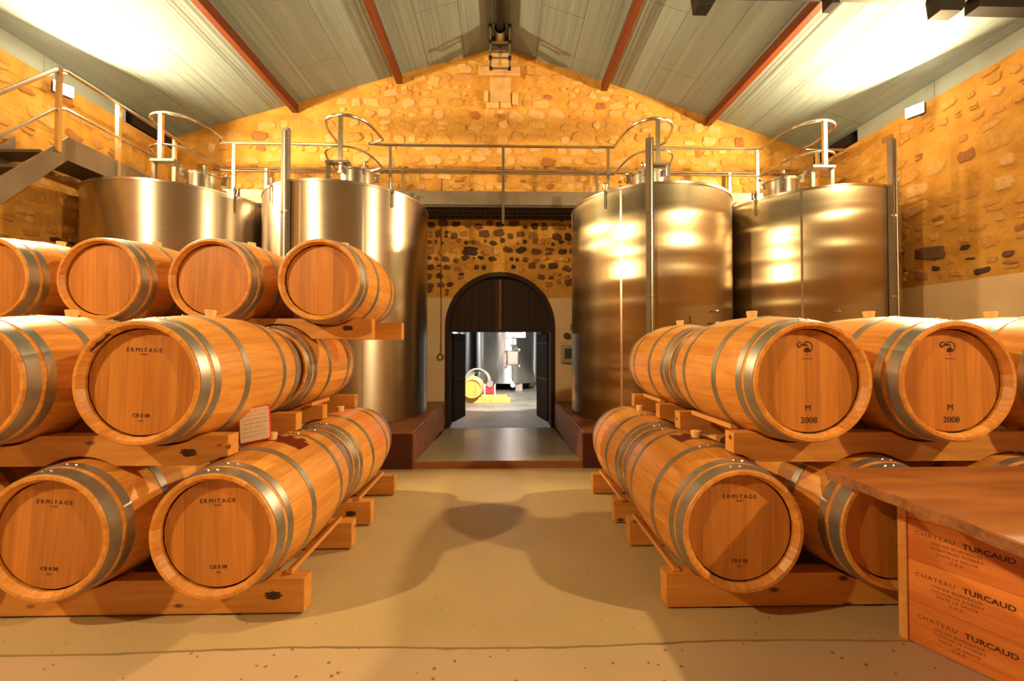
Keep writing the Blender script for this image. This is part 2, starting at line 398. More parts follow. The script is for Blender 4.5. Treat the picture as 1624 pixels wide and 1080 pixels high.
# plaster dado on back and side walls
PZ = 2.10
pb = MB()
sp = [(AX - AR * math.cos(PI * i / 24), AZ + AR * math.sin(PI * i / 24)) for i in range(25)]
lp = [p for p in sp if p[0] < AX and p[1] < PZ]; rp_ = [p for p in sp if p[0] > AX and p[1] < PZ]
pb.prism([(XL, 0), (AX - AR, 0)] + lp + [(AX - math.sqrt(AR ** 2 - (PZ - AZ) ** 2), PZ), (XL, PZ)], YB - 0.018, YB, 'Y')
pb.prism([(XR, 0), (XR, PZ), (AX + math.sqrt(AR ** 2 - (PZ - AZ) ** 2), PZ)] + rp_ + [(AX + AR, 0)], YB - 0.018, YB, 'Y')
tag(pb.build('plaster_band', M['plaster'], wall_back, world=True), label='smooth pale plaster lower band')
MB().box(XL, XL + 0.018, YF, YB, 0, 1.9).build('plaster_band', M['plaster'], wall_left)
MB().box(XR - 0.018, XR, YF, YB, 0, 2.07).build('plaster_band', M['plaster'], wall_right)

# stones ------------------------------------------------------------
def stone_variant(seed):
    r2 = random.Random(seed); n = 11; ex = r2.uniform(2.2, 4.5); ring = []
    ph = r2.uniform(0, 1)
    for i in range(n):
        t = 2 * PI * (i + ph + r2.uniform(-0.25, 0.25)) / n; c, s_ = math.cos(t), math.sin(t)
        rr = 0.5 / (abs(c) ** ex + abs(s_) ** ex) ** (1 / ex) * r2.uniform(0.74, 1.06)
        ring.append((rr * c, rr * s_))
    tx, tz = r2.uniform(-0.12, 0.12), r2.uniform(-0.12, 0.12)
    vs = [(x, 0.15, z) for x, z in ring] + [(x * 0.97, -0.55, z * 0.97) for x, z in ring] + [(x * 0.80 + tx * 0.2, -0.95 + r2.uniform(-0.12, 0.12), z * 0.78 + tz * 0.2) for x, z in ring] + [(tx, -1.0, tz)]
    fs = []
    for j in range(2):
        fs += [(j * n + i, j * n + (i + 1) % n, (j + 1) * n + (i + 1) % n, (j + 1) * n + i) for i in range(n)]
    fs += [(2 * n + i, 2 * n + (i + 1) % n, 3 * n) for i in range(n)]
    return vs, fs
NV = 18
SV = [stone_variant(100 + k) for k in range(NV)]
SM = {}
def stone_mesh(k, mk):
    if (k, mk) not in SM:
        mb = MB().add(*SV[k]); SM[(k, mk)] = mb.mesh('stone', M[mk], smooth=True)
    return SM[(k, mk)]
def lay_stones(parent, u0, u1, v0, v1, inside, to_world, rotz, pick, seed, hrange=(0.09, 0.21), wr=(0.9, 2.4), gap=(0.015, 0.05), limit=300, skip=0.1):
    r2 = random.Random(seed); out = []; v = v0
    while v < v1:
        h = r2.uniform(*hrange); u = u0 - r2.uniform(0, 0.3)
        while u < u1:
            hh = h * r2.uniform(0.72, 1.12); ww = hh * r2.uniform(*wr); ww = min(ww, 0.42)
            if r2.random() < 0.18:     # two small ones stacked
                parts = [(u + ww * 0.35, v + h * 0.26, ww * 0.62, h * 0.42), (u + ww * 0.4, v + h * 0.74, ww * 0.7, h * 0.42)]
                ww *= 0.8
            else:
                parts = [(u + ww / 2, v + h / 2 + r2.uniform(-0.035, 0.035), ww, hh)]
            for (cu, cv, sw, sh) in parts:
                if r2.random() > skip and inside(cu, cv, sw / 2, sh / 2):
                    mk = pick(cu, cv, r2)
                    if mk:
                        X, Y, Z = to_world(cu, cv)
                        dep = r2.uniform(0.008, 0.024)
                        out.append((sw * sh / max(1, Y) ** 2 * (1 if Y > 3.2 else 0.01), (X, Y, Z), (sw, dep, sh), r2.uniform(-0.22, 0.22), r2.randrange(NV), mk))
            u += ww + r2.uniform(*gap)
        v += h + r2.uniform(*gap) * 0.7
    out.sort(key=lambda t: -t[0])
    for (_, p, s_, tilt, k, mk) in out[:limit]:
        o = link('stone', stone_mesh(k, mk), parent, p, (0, 0, 0), s_)
        o.rotation_euler = (Matrix.Rotation(rotz, 3, 'Z') @ Matrix.Rotation(tilt, 3, 'Y')).to_euler()
    rest = out[limit:]
    if rest:
        mks = sorted({r_[5] for r_ in rest}); mb = MB()
        for (_, p, s_, tilt, k, mk) in rest:
            mt = Matrix.Translation(p) @ Matrix.Rotation(rotz, 4, 'Z') @ Matrix.Rotation(tilt, 4, 'Y') @ Matrix.Diagonal((*s_, 1))
            vs, fs = SV[k]; mb.add([mt @ Vector(v_) for v_ in vs], fs, mks.index(mk))
        tag(mb.build('small_stones', [M[m_] for m_ in mks], parent, smooth=True), kind='stuff')
def pick_back(u, v, r2):
    t = r2.random()
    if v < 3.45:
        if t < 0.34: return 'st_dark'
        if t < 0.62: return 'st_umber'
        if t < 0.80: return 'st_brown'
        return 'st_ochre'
    if v < 4.3 and t < 0.10: return 'st_brown'
    if t < 0.30: return 'st_pale'
    if t < 0.64: return 'st_honey'
    if t < 0.955: return 'st_ochre'
    return 'st_rust' if t < 0.985 else 'st_brown'
def in_back(u, v, a, b):
    if abs(u - APX) < 0.42 and 5.30 < v < 6.12: return False
    if v - b < PZ + 0.02: return False
    if math.hypot(abs(u - AX) , v - AZ) < AR + 0.05 + max(a, b) * 0.8: return False
    if v + b > ceil_z(u - a) - 0.05 or v + b > ceil_z(u + a) - 0.05: return False
    return XL + a + 0.02 < u < XR - a - 0.02
lay_stones(wall_back, XL, XR, PZ + 0.03, 3.45, in_back, lambda u, v: (u, YB, v), 0, pick_back, 5, limit=110, hrange=(0.07, 0.17), wr=(0.8, 1.9), gap=(0.02, 0.055), skip=0.06)
lay_stones(wall_back, XL, XR, 3.48, APZ, in_back, lambda u, v: (u, YB, v), 0, pick_back, 6, limit=190, hrange=(0.07, 0.22), wr=(0.8, 2.2), gap=(0.005, 0.05), skip=0.12)
def pick_side(u, v, r2):
    t = r2.random()
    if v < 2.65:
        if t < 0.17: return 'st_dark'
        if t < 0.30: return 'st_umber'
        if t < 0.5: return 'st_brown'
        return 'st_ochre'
    if t < 0.22: return 'st_pale'
    if t < 0.48: return 'st_honey'
    if t < 0.93: return 'st_ochre'
    if t < 0.98: return 'st_brown'
    return 'st_rust'
def in_left(u, v, a, b): return v - b > 1.92 and v + b < WTL - 0.02 and -1.5 < u < YB - a - 0.02
def in_right(u, v, a, b): return v - b > 2.09 and v + b < WTR - 0.02 and -1.5 < u < YB - a - 0.02
lay_stones(wall_left, -1.5, YB, 1.95, WTL, in_left, lambda u, v: (XL, u, v), R(90), pick_side, 7, limit=250, gap=(0.03, 0.11), hrange=(0.07, 0.20), skip=0.22)
lay_stones(wall_right, -1.5, YB, 2.12, WTR, in_right, lambda u, v: (XR, u, v), R(-90), pick_side, 8, limit=250, gap=(0.03, 0.11), hrange=(0.07, 0.20), skip=0.22)

# blocked window high in the gable
wn = thing('window_1', (APX, YB - 0.02, 5.40), kind='structure', label='small blocked window under a pale stone lintel at the top of the gable')
MB().box(-0.18, 0.18, -0.01, 0.03, 0, 0.42).build('blocking_panel', M['niche'], wn)
MB().box(-0.36, 0.33, -0.035, 0.03, 0.45, 0.60).build('lintel', M['st_pale'], wn, bevel=0.015)
for (x0, x1, z0, z1) in ((-0.27, -0.2, 0.0, 0.18), (0.2, 0.3, -0.05, 0.16), (-0.24, -0.02, -0.11, -0.01), (0.0, 0.18, -0.11, -0.01)):
    MB().box(x0, x1, -0.03, 0.03, z0, z1).build('stone', M['st_pale'], wn, bevel=0.012)

# ceiling panels, laid lengthwise with staggered joints
ceiling = thing('ceiling', (APX, 0, APZ), kind='structure', label='grey-green sheet ceiling on both roof slopes')
for side in (-1, 1):
    xe, ze = (XL, ZL) if side < 0 else (XR, ZR)
    dx, dz = xe - APX, ze - APZ; Ls = math.hypot(dx, dz); nstrip = 9; wst = (Ls + 0.06) / nstrip
    ux, uz = dx / Ls, dz / Ls
    for k in range(nstrip):
        s0, s1 = k * wst, (k + 1) * wst - 0.006
        y = YF - [0.0, 1.3, 0.5, 1.9, 0.9, 0.2, 1.6, 0.7, 1.1][k]
        while y < YB:
            y0, y1 = max(y, YF), min(y + 2.5 - 0.006, YB); y += 2.5
            if y1 - y0 < 0.05: continue
            q = [(s0 * ux, s0 * uz), (s1 * ux, s1 * uz), (s1 * ux, s1 * uz + 0.03), (s0 * ux, s0 * uz + 0.03)]
            MB().prism(q, y0, y1, 'Y').build('ceiling_panel', M['ceil'], ceiling)
    q = [(0, 0.035), (dx * 1.05, dz * 1.05 + 0.035), (dx * 1.05, dz * 1.05 + 0.10), (0, 0.10)]
    MB().prism(q, YF - 0.3, YB + 0.1, 'Y').build('roof_backing', M['steel_dark'], ceiling)
# eaves boards above the side walls, a dark gap near the back corner
for side, xw, wt, ze, yend in ((-1, XL, WTL, ZL, 5.95), (1, XR, WTR, ZR, 6.0)):
    ev = thing('trim_%d' % (1 if side < 0 else 2), (xw, 0, wt), kind='structure')
    ys = [YF, -1.2, 1.2, 3.05, 4.9, yend]
    for y0, y1 in zip(ys, ys[1:]):
        x0, x1 = sorted((side * 0.03, side * 0.07))
        MB().box(x0, x1, y0, y1 - 0.006, 0, ze - wt + 0.02).build('eaves_panel', M['foam'], ev)
    x0, x1 = sorted((side * 0.30, side * 0.36)); MB().box(x0, x1, YF, YB, 0, ze - wt + 0.3).build('backing_board', M['steel_dark'], ev)
    x0, x1 = sorted((side * -0.02, side * 0.25)); MB().box(x0, x1, yend + 0.05, YB, 0.02, 0.16).build('wall_plate', M['dark_beam'], ev)
# purlins
pur = [(-0.05, 'ridge beam of the roof seen end on above the gable'), (-1.74, 'red-brown roof purlin, inner one left of the ridge'), (1.71, 'red-brown roof purlin, inner one right of the ridge'),
       (-3.46, 'red-brown roof purlin, outer one on the left slope'), (3.48, 'red-brown roof purlin, outer one on the right slope')]
for x, lab in pur:
    z = ceil_z(x) if x != -0.05 else APZ
    d = 0.17 if x == -0.05 else 0.15
    sl = (ZL - APZ) / (XL - APX) if x < APX - 0.01 else (ZR - APZ) / (XR - APX)
    top = 0.0 if x == -0.05 else abs(sl) * 0.05
    pb_ = thing('roof_purlin', (x, YF, z - d - 0.02), label=lab, cat='beam', group='roof purlins')
    MB().box(-0.05, 0.05, 0.01, YB - YF - 0.004, 0.0, d - top + 0.005).build('beam', M['purlin'] if x != -0.05 else M['dark_beam'], pb_, bevel=0.006)
# tie beam just above the frame, with hanging ends
tb = thing('tie_beam', (0, 3.62, 4.56), label='dark timber tie beam along the top edge with short hanging blocks', cat='beam')
MB().box(XL + 0.01, XR - 0.01, 0, 0.12, 0.02, 0.24).build('beam', M['dark_beam'], tb)
for (x0, x1, z) in ((1.76, 1.94, -0.135), (4.02, 4.27, -0.14), (4.40, 5.2, -0.10), (-2.2, -2.05, -0.06), (3.02, 3.09, -0.09)):
    q = [(x0, 0.02), (x0 + (0.02 if z < -0.1 else 0), z), (x1 - (0.03 if z < -0.1 else 0), z), (x1, z + 0.05 if z < -0.1 else z), (x1, 0.02)]
    MB().prism(q, 0.0, 0.12, 'Y').build('hanging_block', M['dark_beam'], tb)

# ------------------------------------------------------------------ plinths, ramp, door
for nm, x0, x1 in (('trim_3', XL, -0.97), ('trim_4', 0.86, XR)):
    pl = thing(nm, ((x0 + x1) / 2, 4.42, 0), kind='structure', label='dark red-brown painted plinth under the %s tanks' % ('left' if x0 < 0 else 'right'))
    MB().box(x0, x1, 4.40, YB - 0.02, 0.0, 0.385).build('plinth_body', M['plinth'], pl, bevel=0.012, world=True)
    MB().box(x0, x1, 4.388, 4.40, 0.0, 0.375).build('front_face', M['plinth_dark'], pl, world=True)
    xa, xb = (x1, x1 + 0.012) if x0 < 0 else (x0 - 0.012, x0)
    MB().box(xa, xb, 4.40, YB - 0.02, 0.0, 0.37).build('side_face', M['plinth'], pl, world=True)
rm = MB(); rm.prism([(4.43, 0.0), (4.43, 0.075), (5.1, 0.03), (5.9, -0.02), (6.6, -0.06), (YB + 0.02, -0.065), (YB + 0.02, -0.3), (4.43, -0.3)], -0.955, 0.845, 'X')
tag(rm.build('trim_5', M['ramp']), kind='structure', label='glossy sloping slab between the plinths up to the doorway')
MB().box(-0.955, 0.845, 4.405, 4.43, 0.0, 0.07).build('step_riser', M['plinth'], bpy.data.objects['trim_5'])
door = thing('door_1', (AX, YB, -0.06), kind='structure', label='dark arched timber doorway with two open leaves below a boarded arch')
def ring_pts(r0, r1, n=24, zb=-0.06):
    a = [(AX - r0, zb)] + [(AX - r0 * math.cos(PI * i / n), AZ + r0 * math.sin(PI * i / n)) for i in range(n + 1)] + [(AX + r0, zb)]
    b = [(AX - r1, zb)] + [(AX - r1 * math.cos(PI * i / n), AZ + r1 * math.sin(PI * i / n)) for i in range(n + 1)] + [(AX + r1, zb)]
    return a, b
fa_, fb_ = ring_pts(AR - 0.002, AR - 0.075)
fr = MB(); n_ = len(fa_)
vs = [(p[0], YB - 0.02, p[1]) for p in fa_ + fb_] + [(p[0], YB + 0.40, p[1]) for p in fa_ + fb_]
fs = []
for i in range(n_ - 1):
    fs += [(i, i + 1, n_ + i + 1, n_ + i), (2 * n_ + i, 3 * n_ + i, 3 * n_ + i + 1, 2 * n_ + i + 1), (i, 2 * n_ + i, 2 * n_ + i + 1, i + 1), (n_ + i, n_ + i + 1, 3 * n_ + i + 1, 3 * n_ + i)]
fs += [(0, n_, 3 * n_, 2 * n_), (n_ - 1, 3 * n_ - 1, 4 * n_ - 1, 2 * n_ - 1)]
fr.add(vs, fs); fr.build('door_frame', M['dark_wood'], door, world=True)
ZT = 1.565                                 # underside of the boarded arch
npl = 14; rr = AR - 0.08
for k in range(npl):
    x0 = AX - rr + 2 * rr * k / npl + 0.001; x1 = AX - rr + 2 * rr * (k + 1) / npl - 0.001
    pts = [(x0, ZT), (x1, ZT)]
    for j in range(5):
        x = x1 + (x0 - x1) * j / 4; pts.append((x, AZ + math.sqrt(max(0.0, rr ** 2 - (x - AX) ** 2))))
    MB().prism(pts, YB + 0.10 + 0.006 * (k % 2), YB + 0.14, 'Y').build('plank', M['dark_wood'], door, world=True)
MB().prism([(AX - rr, ZT), (AX + rr, ZT)] + [(AX + rr * math.cos(PI * i / 20), AZ + rr * math.sin(PI * i / 20)) for i in range(21)], YB + 0.15, YB + 0.17, 'Y').build('light_stop', M['black'], door, world=True)  # unseen sheet added to stop far-room light between the planks
MB().box(AX - 0.025, AX + 0.025, YB + 0.075, YB + 0.10, ZT + 0.01, AZ + rr - 0.03).build('arch_batten', M['dark_batten'], door, world=True, bevel=0.004)
MB().box(AX - rr, AX + rr, YB + 0.09, YB + 0.17, ZT - 0.03, ZT).build('transom', M['dark_wood'], door, world=True)
def leaf(x0, y0, x1, y1, zb):
    L = math.hypot(x1 - x0, y1 - y0); ang = math.atan2(y1 - y0, x1 - x0)
    lf = thing('door_leaf', (0, 0, 0), 0, parent=door); lf.location = (x0 - AX, y0 - YB, zb + 0.06); lf.rotation_euler = (0, 0, ang)
    n = 6
    for k in range(n):
        MB().box(L * k / n + 0.002, L * (k + 1) / n - 0.002, -0.02, 0.02, 0, 1.52 - zb).build('plank', M['dark_wood'], lf)
    for z in (1.36, 0.72):
        s_ = -1 if x0 < AX else 1
        for sy in (-1, 1):
            MB().box(0.0, L * 0.94, *sorted((sy * 0.02, sy * 0.027)), z, z + 0.035).build('strap_hinge', M['black'], lf)
leaf(-0.88, YB + 0.36, -0.735, YB + 0.98, -0.03)
leaf(0.79, YB + 0.36, 0.655, YB + 0.98, -0.03)

# wiring and boxes beside the door
bx = thing('electric_box', (1.075, YB - 0.02, 1.02), label='small grey electric box with dark window right of the arched doorway', cat='fuse box')
MB().box(-0.12, 0.12, -0.07, 0, 0, 0.30).build('housing', M['grey_box'], bx, bevel=0.012)
MB().box(-0.06, 0.09, -0.075, -0.07, 0.07, 0.24).build('window', M['window_dark'], bx)
sk = thing('socket_plate', (1.075, YB - 0.02, 1.36), label='pale mounting plate with a round socket above the grey electric box', cat='socket')
MB().box(-0.12, 0.12, -0.012, 0, 0, 0.34).build('plate', M['plaster'], sk, bevel=0.004)
MB().lathe([(0.0001, -0.06), (0.05, -0.06), (0.055, -0.045), (0.055, -0.012)], (-0.02, 0, 0.11), 12, 'Y').build('socket', M['window_dark'], sk)
MB().box(0.05, 0.11, -0.05, -0.012, 0.2, 0.31).build('switch', M['window_dark'], sk)
cb = MB().tube([(-1.03, YB - 0.012, 4.2), (-1.03, YB - 0.012, 2.9), (-1.025, YB - 0.035, 1.25), (-1.03, YB - 0.05, 1.17)], 0.006, 6)
cb.tube([(-1.03 + 0.045 * math.cos(t), YB - 0.05, 1.12 + 0.05 * math.sin(t)) for t in [2 * PI * i / 12 for i in range(12)]], 0.008, 6, closed=True)
tag(cb.build('cable', M['black'], smooth=True), 'thin dark cable hanging down the wall left of the arched doorway with a loop', 'cable')

# metal frame with round duct at the apex
df = thing('duct_frame', (APX + 0.0, 6.35, 5.76), label='aluminium frame holding a round duct under the ridge', cat='duct')
for x in (-0.15, 0.15):
    for y in (-0.12, 0.12):
        MB().box(x - 0.014, x + 0.014, y - 0.014, y + 0.014, 0, 0.52).build('upright', M['steel_dull'], df)
        for z in (0.0, 0.24, 0.50):
            MB().box(x - 0.024, x + 0.024, y - 0.024, y + 0.024, z - 0.02, z + 0.02 + (0.012 if z == 0.24 else 0)).build('corner_block', M['black'], df)
for z in (0.0, 0.24, 0.50):
    for y in (-0.12, 0.12): MB().box(-0.15, 0.15, y - 0.01, y + 0.01, z - 0.01, z + 0.012).build('crossbar', M['steel_dull'], df)
MB().box(-0.15, 0.15, 0.09, 0.10, 0.25, 0.49).build('back_panel', M['steel_dull'], df)
MB().box(-0.14, 0.14, 0.09, 0.10, 0.01, 0.23).build('back_panel', M['niche'], df)
for sx in (-0.145, 0.145): MB().box(sx - 0.004, sx + 0.004, -0.11, 0.40, 0.25, 0.49).build('side_panel', M['steel_dull'], df)
MB().lathe([(0.085, -0.18), (0.095, -0.18), (0.095, 0.08), (0.085, 0.08), (0.085, -0.18)], (0, 0, 0.43), 24, 'Y').build('duct_ring', M['steel'], df, smooth=True)
MB().lathe([(0.0001, 0.0), (0.085, 0.0)], (0, 0, 0.43), 24, 'Y').build('duct_inside', M['black'], df)

# ------------------------------------------------------------------ tanks
TZ0, TZ1, TR = 0.385, 3.22, 1.055
def hatch(t, cx, cy, zt):
    hb = MB().lathe([(0.22, 0.0), (0.22, 0.30), (0.235, 0.31), (0.235, 0.325), (0.22, 0.335), (0.12, 0.375), (0.0001, 0.39)], (cx, cy, zt), 28)
    h = hb.build('manhole', M['steel'], t, smooth=True)
    for k in range(5):
        a_ = 2 * PI * k / 5 + 0.4
        c = MB().box(-0.012, 0.012, -0.02, 0.035, -0.05, 0.06); c.ball((0, 0.03, 0.075), 0.028, 6); c.tube([(0, 0.03, 0.075), (0, 0.09, 0.09)], 0.009, 6)
        o = c.build('clamp', M['steel'], h, smooth=False); o.location = (cx + 0.235 * math.cos(a_), cy + 0.235 * math.sin(a_), zt + 0.30); o.rotation_euler = (0, 0, a_ - PI / 2)
def tank(x, y, mat, label, seams, channel=None, number=None, valves=None, lug=None, ch_top=3.75, neck=(0.1, -0.25)):
    t = thing('wine_tank', (x, y, TZ0), label=label, cat='tank', group='steel wine tanks on the plinths')
    hgt = TZ1 - TZ0
    MB().lathe([(TR - 0.01, 0.0), (TR, 0.01), (TR, hgt - 0.03)], n=128).build('shell', mat, t, smooth=True)
    MB().lathe([(TR, hgt - 0.03), (TR + 0.008, hgt - 0.028), (TR + 0.008, hgt), (TR - 0.02, hgt), (TR - 0.03, hgt - 0.01), (0.3, hgt + 0.10), (0.0001, hgt + 0.11)], n=96).build('lid', M['steel'], t, smooth=True)
    for a_ in seams:
        o = MB().box(-0.012, 0.012, -TR - 0.0025, -TR + 0.004, 0.02, hgt - 0.035).build('seam', M['steel'], t); o.rotation_euler = (0, 0, R(a_))
    if channel is not None:
        c = MB().box(-0.045, 0.045, -TR - 0.055, -TR - 0.006, 0.30, ch_top - TZ0)
        o = c.build('gauge_channel', M['steel_dull'], t); o.rotation_euler = (0, 0, R(channel))
        g = MB().tube([(0.02, -TR - 0.064, 0.32), (0.02, -TR - 0.064, ch_top - TZ0 - 0.03)], 0.008, 8).build('gauge_tube', M['steel'], o, smooth=True)
        for z in (0.6, 1.5, 2.45):
            MB().box(-0.048, 0.048, -TR - 0.060, -TR - 0.04, z, z + 0.02).build('bracket', M['steel'], o)
    hatch(t, neck[0], neck[1], hgt + 0.04)
    # small stand carrying the safety-hoop post
    st = MB().box(-0.15, 0.15, -0.05, 0.05, 0.42, 0.45)
    for sx in (-0.13, 0.13): st.box(sx - 0.022, sx + 0.022, -0.022, 0.022, -0.02, 0.42)
    st.build('post_stand', M['steel_dull'], t, loc=(0.0, -0.43, hgt + 0.02))
    # valve cluster on the lid
    v = MB().tube([(0.45, -0.1, hgt + 0.0), (0.45, -0.1, hgt + 0.22)], 0.02, 8); v.tube([(0.45, -0.1, hgt + 0.2), (0.62, -0.2, hgt + 0.15)], 0.016, 8); v.ball((0.45, -0.1, hgt + 0.22), 0.035, 6)
    v.build('vent_valve', M['steel'], t, smooth=True)
    v = MB().ball((-0.42, -0.2, hgt + 0.23), 0.045, 8, (1, 1, 0.7)); v.tube([(-0.42, -0.2, hgt), (-0.42, -0.2, hgt + 0.2)], 0.018, 8)
    v.build('vent_cap', M['black'], t, smooth=True)
    for a_ in (lug or []):
        l = MB().tube([(0.0, 0, -0.22), (0.0, 0, -0.03), (-0.028, 0, 0.03), (-0.02, 0, 0.085), (0.005, 0, 0.1), (0.028, 0, 0.07), (0.022, 0, 0.02), (0.004, 0, -0.05)], 0.0075, 6)
        o = l.build('lifting_lug', M['steel'], t, smooth=True); o.location = ((TR + 0.016) * math.sin(R(a_)), -(TR + 0.016) * math.cos(R(a_)), hgt); o.rotation_euler = (0, 0, R(a_))
    if number:
        a_, z = R(number[1]), number[2]
        link('number', text_mesh(number[0], 0.12, M['ink']), t, ((TR + 0.003) * math.sin(a_), -(TR + 0.003) * math.cos(a_), z - TZ0), (R(90), 0, a_))
    for (deg, z, kind) in (valves or []):
        a_ = R(deg)
        c = MB().tube([(0, 0, 0), (0, -0.06, 0)], 0.012, 8); c.ball((0, -0.06, 0), 0.02, 6)
        if kind: c.tube([(-0.05, -0.05, 0), (0.045, -0.05, 0)], 0.011, 6); c.ball((0.05, -0.05, 0.003), 0.022, 6); c.tube([(0, -0.06, 0), (0, -0.065, -0.10 if kind > 1 else -0.04)], 0.007, 6)
        o = c.build('sampling_valve', M['steel'], t, smooth=True); o.location = (TR * math.sin(a_), -TR * math.cos(a_), z - TZ0); o.rotation_euler = (0, 0, a_)
    return t
tank(-4.33, 5.70, M['tank_a'], 'leftmost steel tank, below the stairs behind the top row of barrels', [46, 75], lug=[62], neck=(0.28, -0.15))
tank(-2.13, 5.70, M['tank_a'], 'steel tank just left of the arched doorway with soft vertical highlights', [28, -10], channel=-19, lug=[47, -35], neck=(0.2, -0.3), ch_top=3.80)
tank(2.03, 5.68, M['tank_b'], 'steel tank just right of the arched doorway, numbered 3', [-36], channel=-18, number=('3', 6, 1.61), valves=[(24, 1.72, 0), (24, 1.58, 2)], lug=[-47], ch_top=3.72, neck=(-0.1, -0.3))
tank(4.22, 5.70, M['tank_b'], 'rightmost steel tank against the right wall, numbered 4', [-35], channel=20, number=('4', 3, 1.55), valves=[(-17, 1.715, 0), (-17, 1.57, 1)], lug=[-62, 30], ch_top=3.76, neck=(-0.35, -0.15))

# ------------------------------------------------------------------ catwalk across the back
cw = thing('catwalk', (0, 6.45, 3.40), label='steel catwalk crossing above the tanks and the arched doorway', cat='walkway')
for x0, x1 in ((-5.36, -4.0), (-4.0, -1.99), (-1.99, 0.0), (0.0, 1.22), (1.22, 3.2), (3.2, 5.28)):
    MB().box(x0 + 0.003, x1 - 0.003, 6.10, 6.115, 3.43, 3.635).build('fascia_panel', M['steel_dull'], cw, world=True)
gb = MB()
for i in range(150):
    x = -5.35 + i * 0.0713; gb.box(x, x + 0.02, 6.14, 6.74, 3.42, 3.45)
tag(gb.build('grating_bars', M['steel_dark'], cw, world=True), kind='stuff')
for y in (6.116, 6.30, 6.5, 6.715):
    MB().box(-5.36, 5.28, y, min(y + 0.03, 6.745), 3.40, 3.45).build('bearer', M['steel_dark'], cw, world=True)
MB().box(-5.36, 5.28, 6.12, 6.75, 3.452, 3.462).build('deck_sheet', M['steel_dark'], cw, world=True)
RT, RM = 4.30, 3.89
cent = [(-4.38, 0.33, 0.36), (-2.10, 0.36, 0.34), (2.03, 0.36, 0.36), (4.26, 0.34, 0.34)]
def rail_path(z):
    pts = [(-4.80, 6.06)]
    for c, a1, a2 in cent:
        pts += [(c - a2, 6.06), (c - a2 * 0.98, 5.9), (c - 0.32, 5.62), (c - 0.26, 5.42), (c - 0.14, 5.30), (c, 5.265), (c + 0.14, 5.30), (c + 0.26, 5.42), (c + 0.32, 5.62), (c + a1 * 0.98, 5.9), (c + a1, 6.06)]
    pts += [(5.20, 6.06)]
    out = []
    for i in range(len(pts) - 1):      # smooth the loops
        p0 = pts[max(i - 1, 0)]; p1 = pts[i]; p2 = pts[i + 1]; p3 = pts[min(i + 2, len(pts) - 1)]
        straight = abs(p2[0] - p1[0]) > 0.5
        for k in range(1 if straight else 3):
            t = k / 3
            if straight or abs(p1[1] - 6.06) < 1e-6: q = (p1[0] + (p2[0] - p1[0]) * t, p1[1] + (p2[1] - p1[1]) * t)
            else:
                q = tuple(0.5 * (2 * p1[j] + (p2[j] - p0[j]) * t + (2 * p0[j] - 5 * p1[j] + 4 * p2[j] - p3[j]) * t * t + (-p0[j] + 3 * p1[j] - 3 * p2[j] + p3[j]) * t ** 3) for j in (0, 1))
            out.append(q)
    out.append(pts[-1]); return [(x, y, z) for x, y in out]
rl = thing('guard_rail', (0, 6.06, 3.45), label='front stainless guard rail of the catwalk with looped bays over each tank', cat='railing')
MB().tube(rail_path(RT), 0.021, 10).build('handrail', M['steel'], rl, world=True, smooth=True)
MB().tube(rail_path(RM), 0.014, 8).build('mid_rail', M['steel'], rl, world=True, smooth=True)
for x in (-3.98, -1.68, 0.0, 1.58, 3.86, 4.80):
    MB().box(x - 0.02, x + 0.02, 6.05, 6.095, 3.14 if x == 0.0 else 3.40, RT - 0.015).build('post', M['steel'], rl, world=True)
for c, _, _ in cent:
    MB().box(c - 0.025, c + 0.025, 5.245, 5.285, 3.69, RT - 0.01).build('post', M['steel'], rl, world=True)
rb = thing('guard_rail', (0, 6.72, 3.45), label='lower stainless guard rail of the catwalk running close to the stone gable', cat='railing')
MB().tube([(-4.75, 6.72, 4.22), (5.2, 6.72, 4.22)], 0.018, 8).build('handrail', M['steel'], rb, world=True, smooth=True)
for x in (-3.88, -1.66, 1.56, 3.80, 4.75):
    MB().box(x - 0.02, x + 0.02, 6.70, 6.74, 3.463, 4.21).build('post', M['steel'], rb, world=True)
# right end return of the rail
rr_ = thing('guard_rail', (5.2, 6.06, 3.6), label='short end rail returning along the right wall beside the last tank', cat='railing')
for z in (RT - 0.05, RM - 0.03):
    MB().tube([(5.22, 6.03, z), (5.24, 6.35, z), (5.22, 6.62, z)], 0.016, 8).build('rail', M['steel'], rr_, world=True, smooth=True)

# ------------------------------------------------------------------ side gangway and stairs on the left
gx0, gx1 = -4.80, -5.38
gw = thing('gangway', (-5.1, 5.3, 3.40), label='steel gangway along the left wall with plate side board', cat='walkway')
MB().box(gx0 - 0.012, gx0, 4.56, 6.08, 3.36, 3.62).build('side_board', M['steel_dull'], gw, world=True)
MB().box(gx1, gx0 - 0.014, 4.56, 6.08, 3.42, 3.45).build('deck_sheet', M['steel_dark'], gw, world=True)
ss = thing('staircase', (-5.1, 3.6, 0), label='steel stairs descending at the upper left edge beside the stone wall', cat='stairs')
sl = math.tan(R(49))
def zs(y): return 3.62 - (4.56 - y) * sl
y1_ = 1.75
for xx in (gx0, gx1 + 0.015):
    MB().prism([(4.56, 3.62), (4.56, 3.36), (y1_, 3.36 - (4.56 - y1_) * sl - 0.07), (y1_, zs(y1_))], xx - 0.012, xx, 'X').build('stringer', M['steel_dull'], ss, world=True)
y = 4.42
while y > 1.75:
    z = zs(y) - 0.10
    MB().box(gx1 + 0.017, gx0 - 0.014, y - 0.12, y + 0.12, z - 0.03, z).build('tread', M['steel_dark'], ss, world=True); y -= 0.22
sr = thing('guard_rail', (gx0, 4.46, 3.4), label='stainless rail beside the stairs and gangway at the upper left', cat='railing')
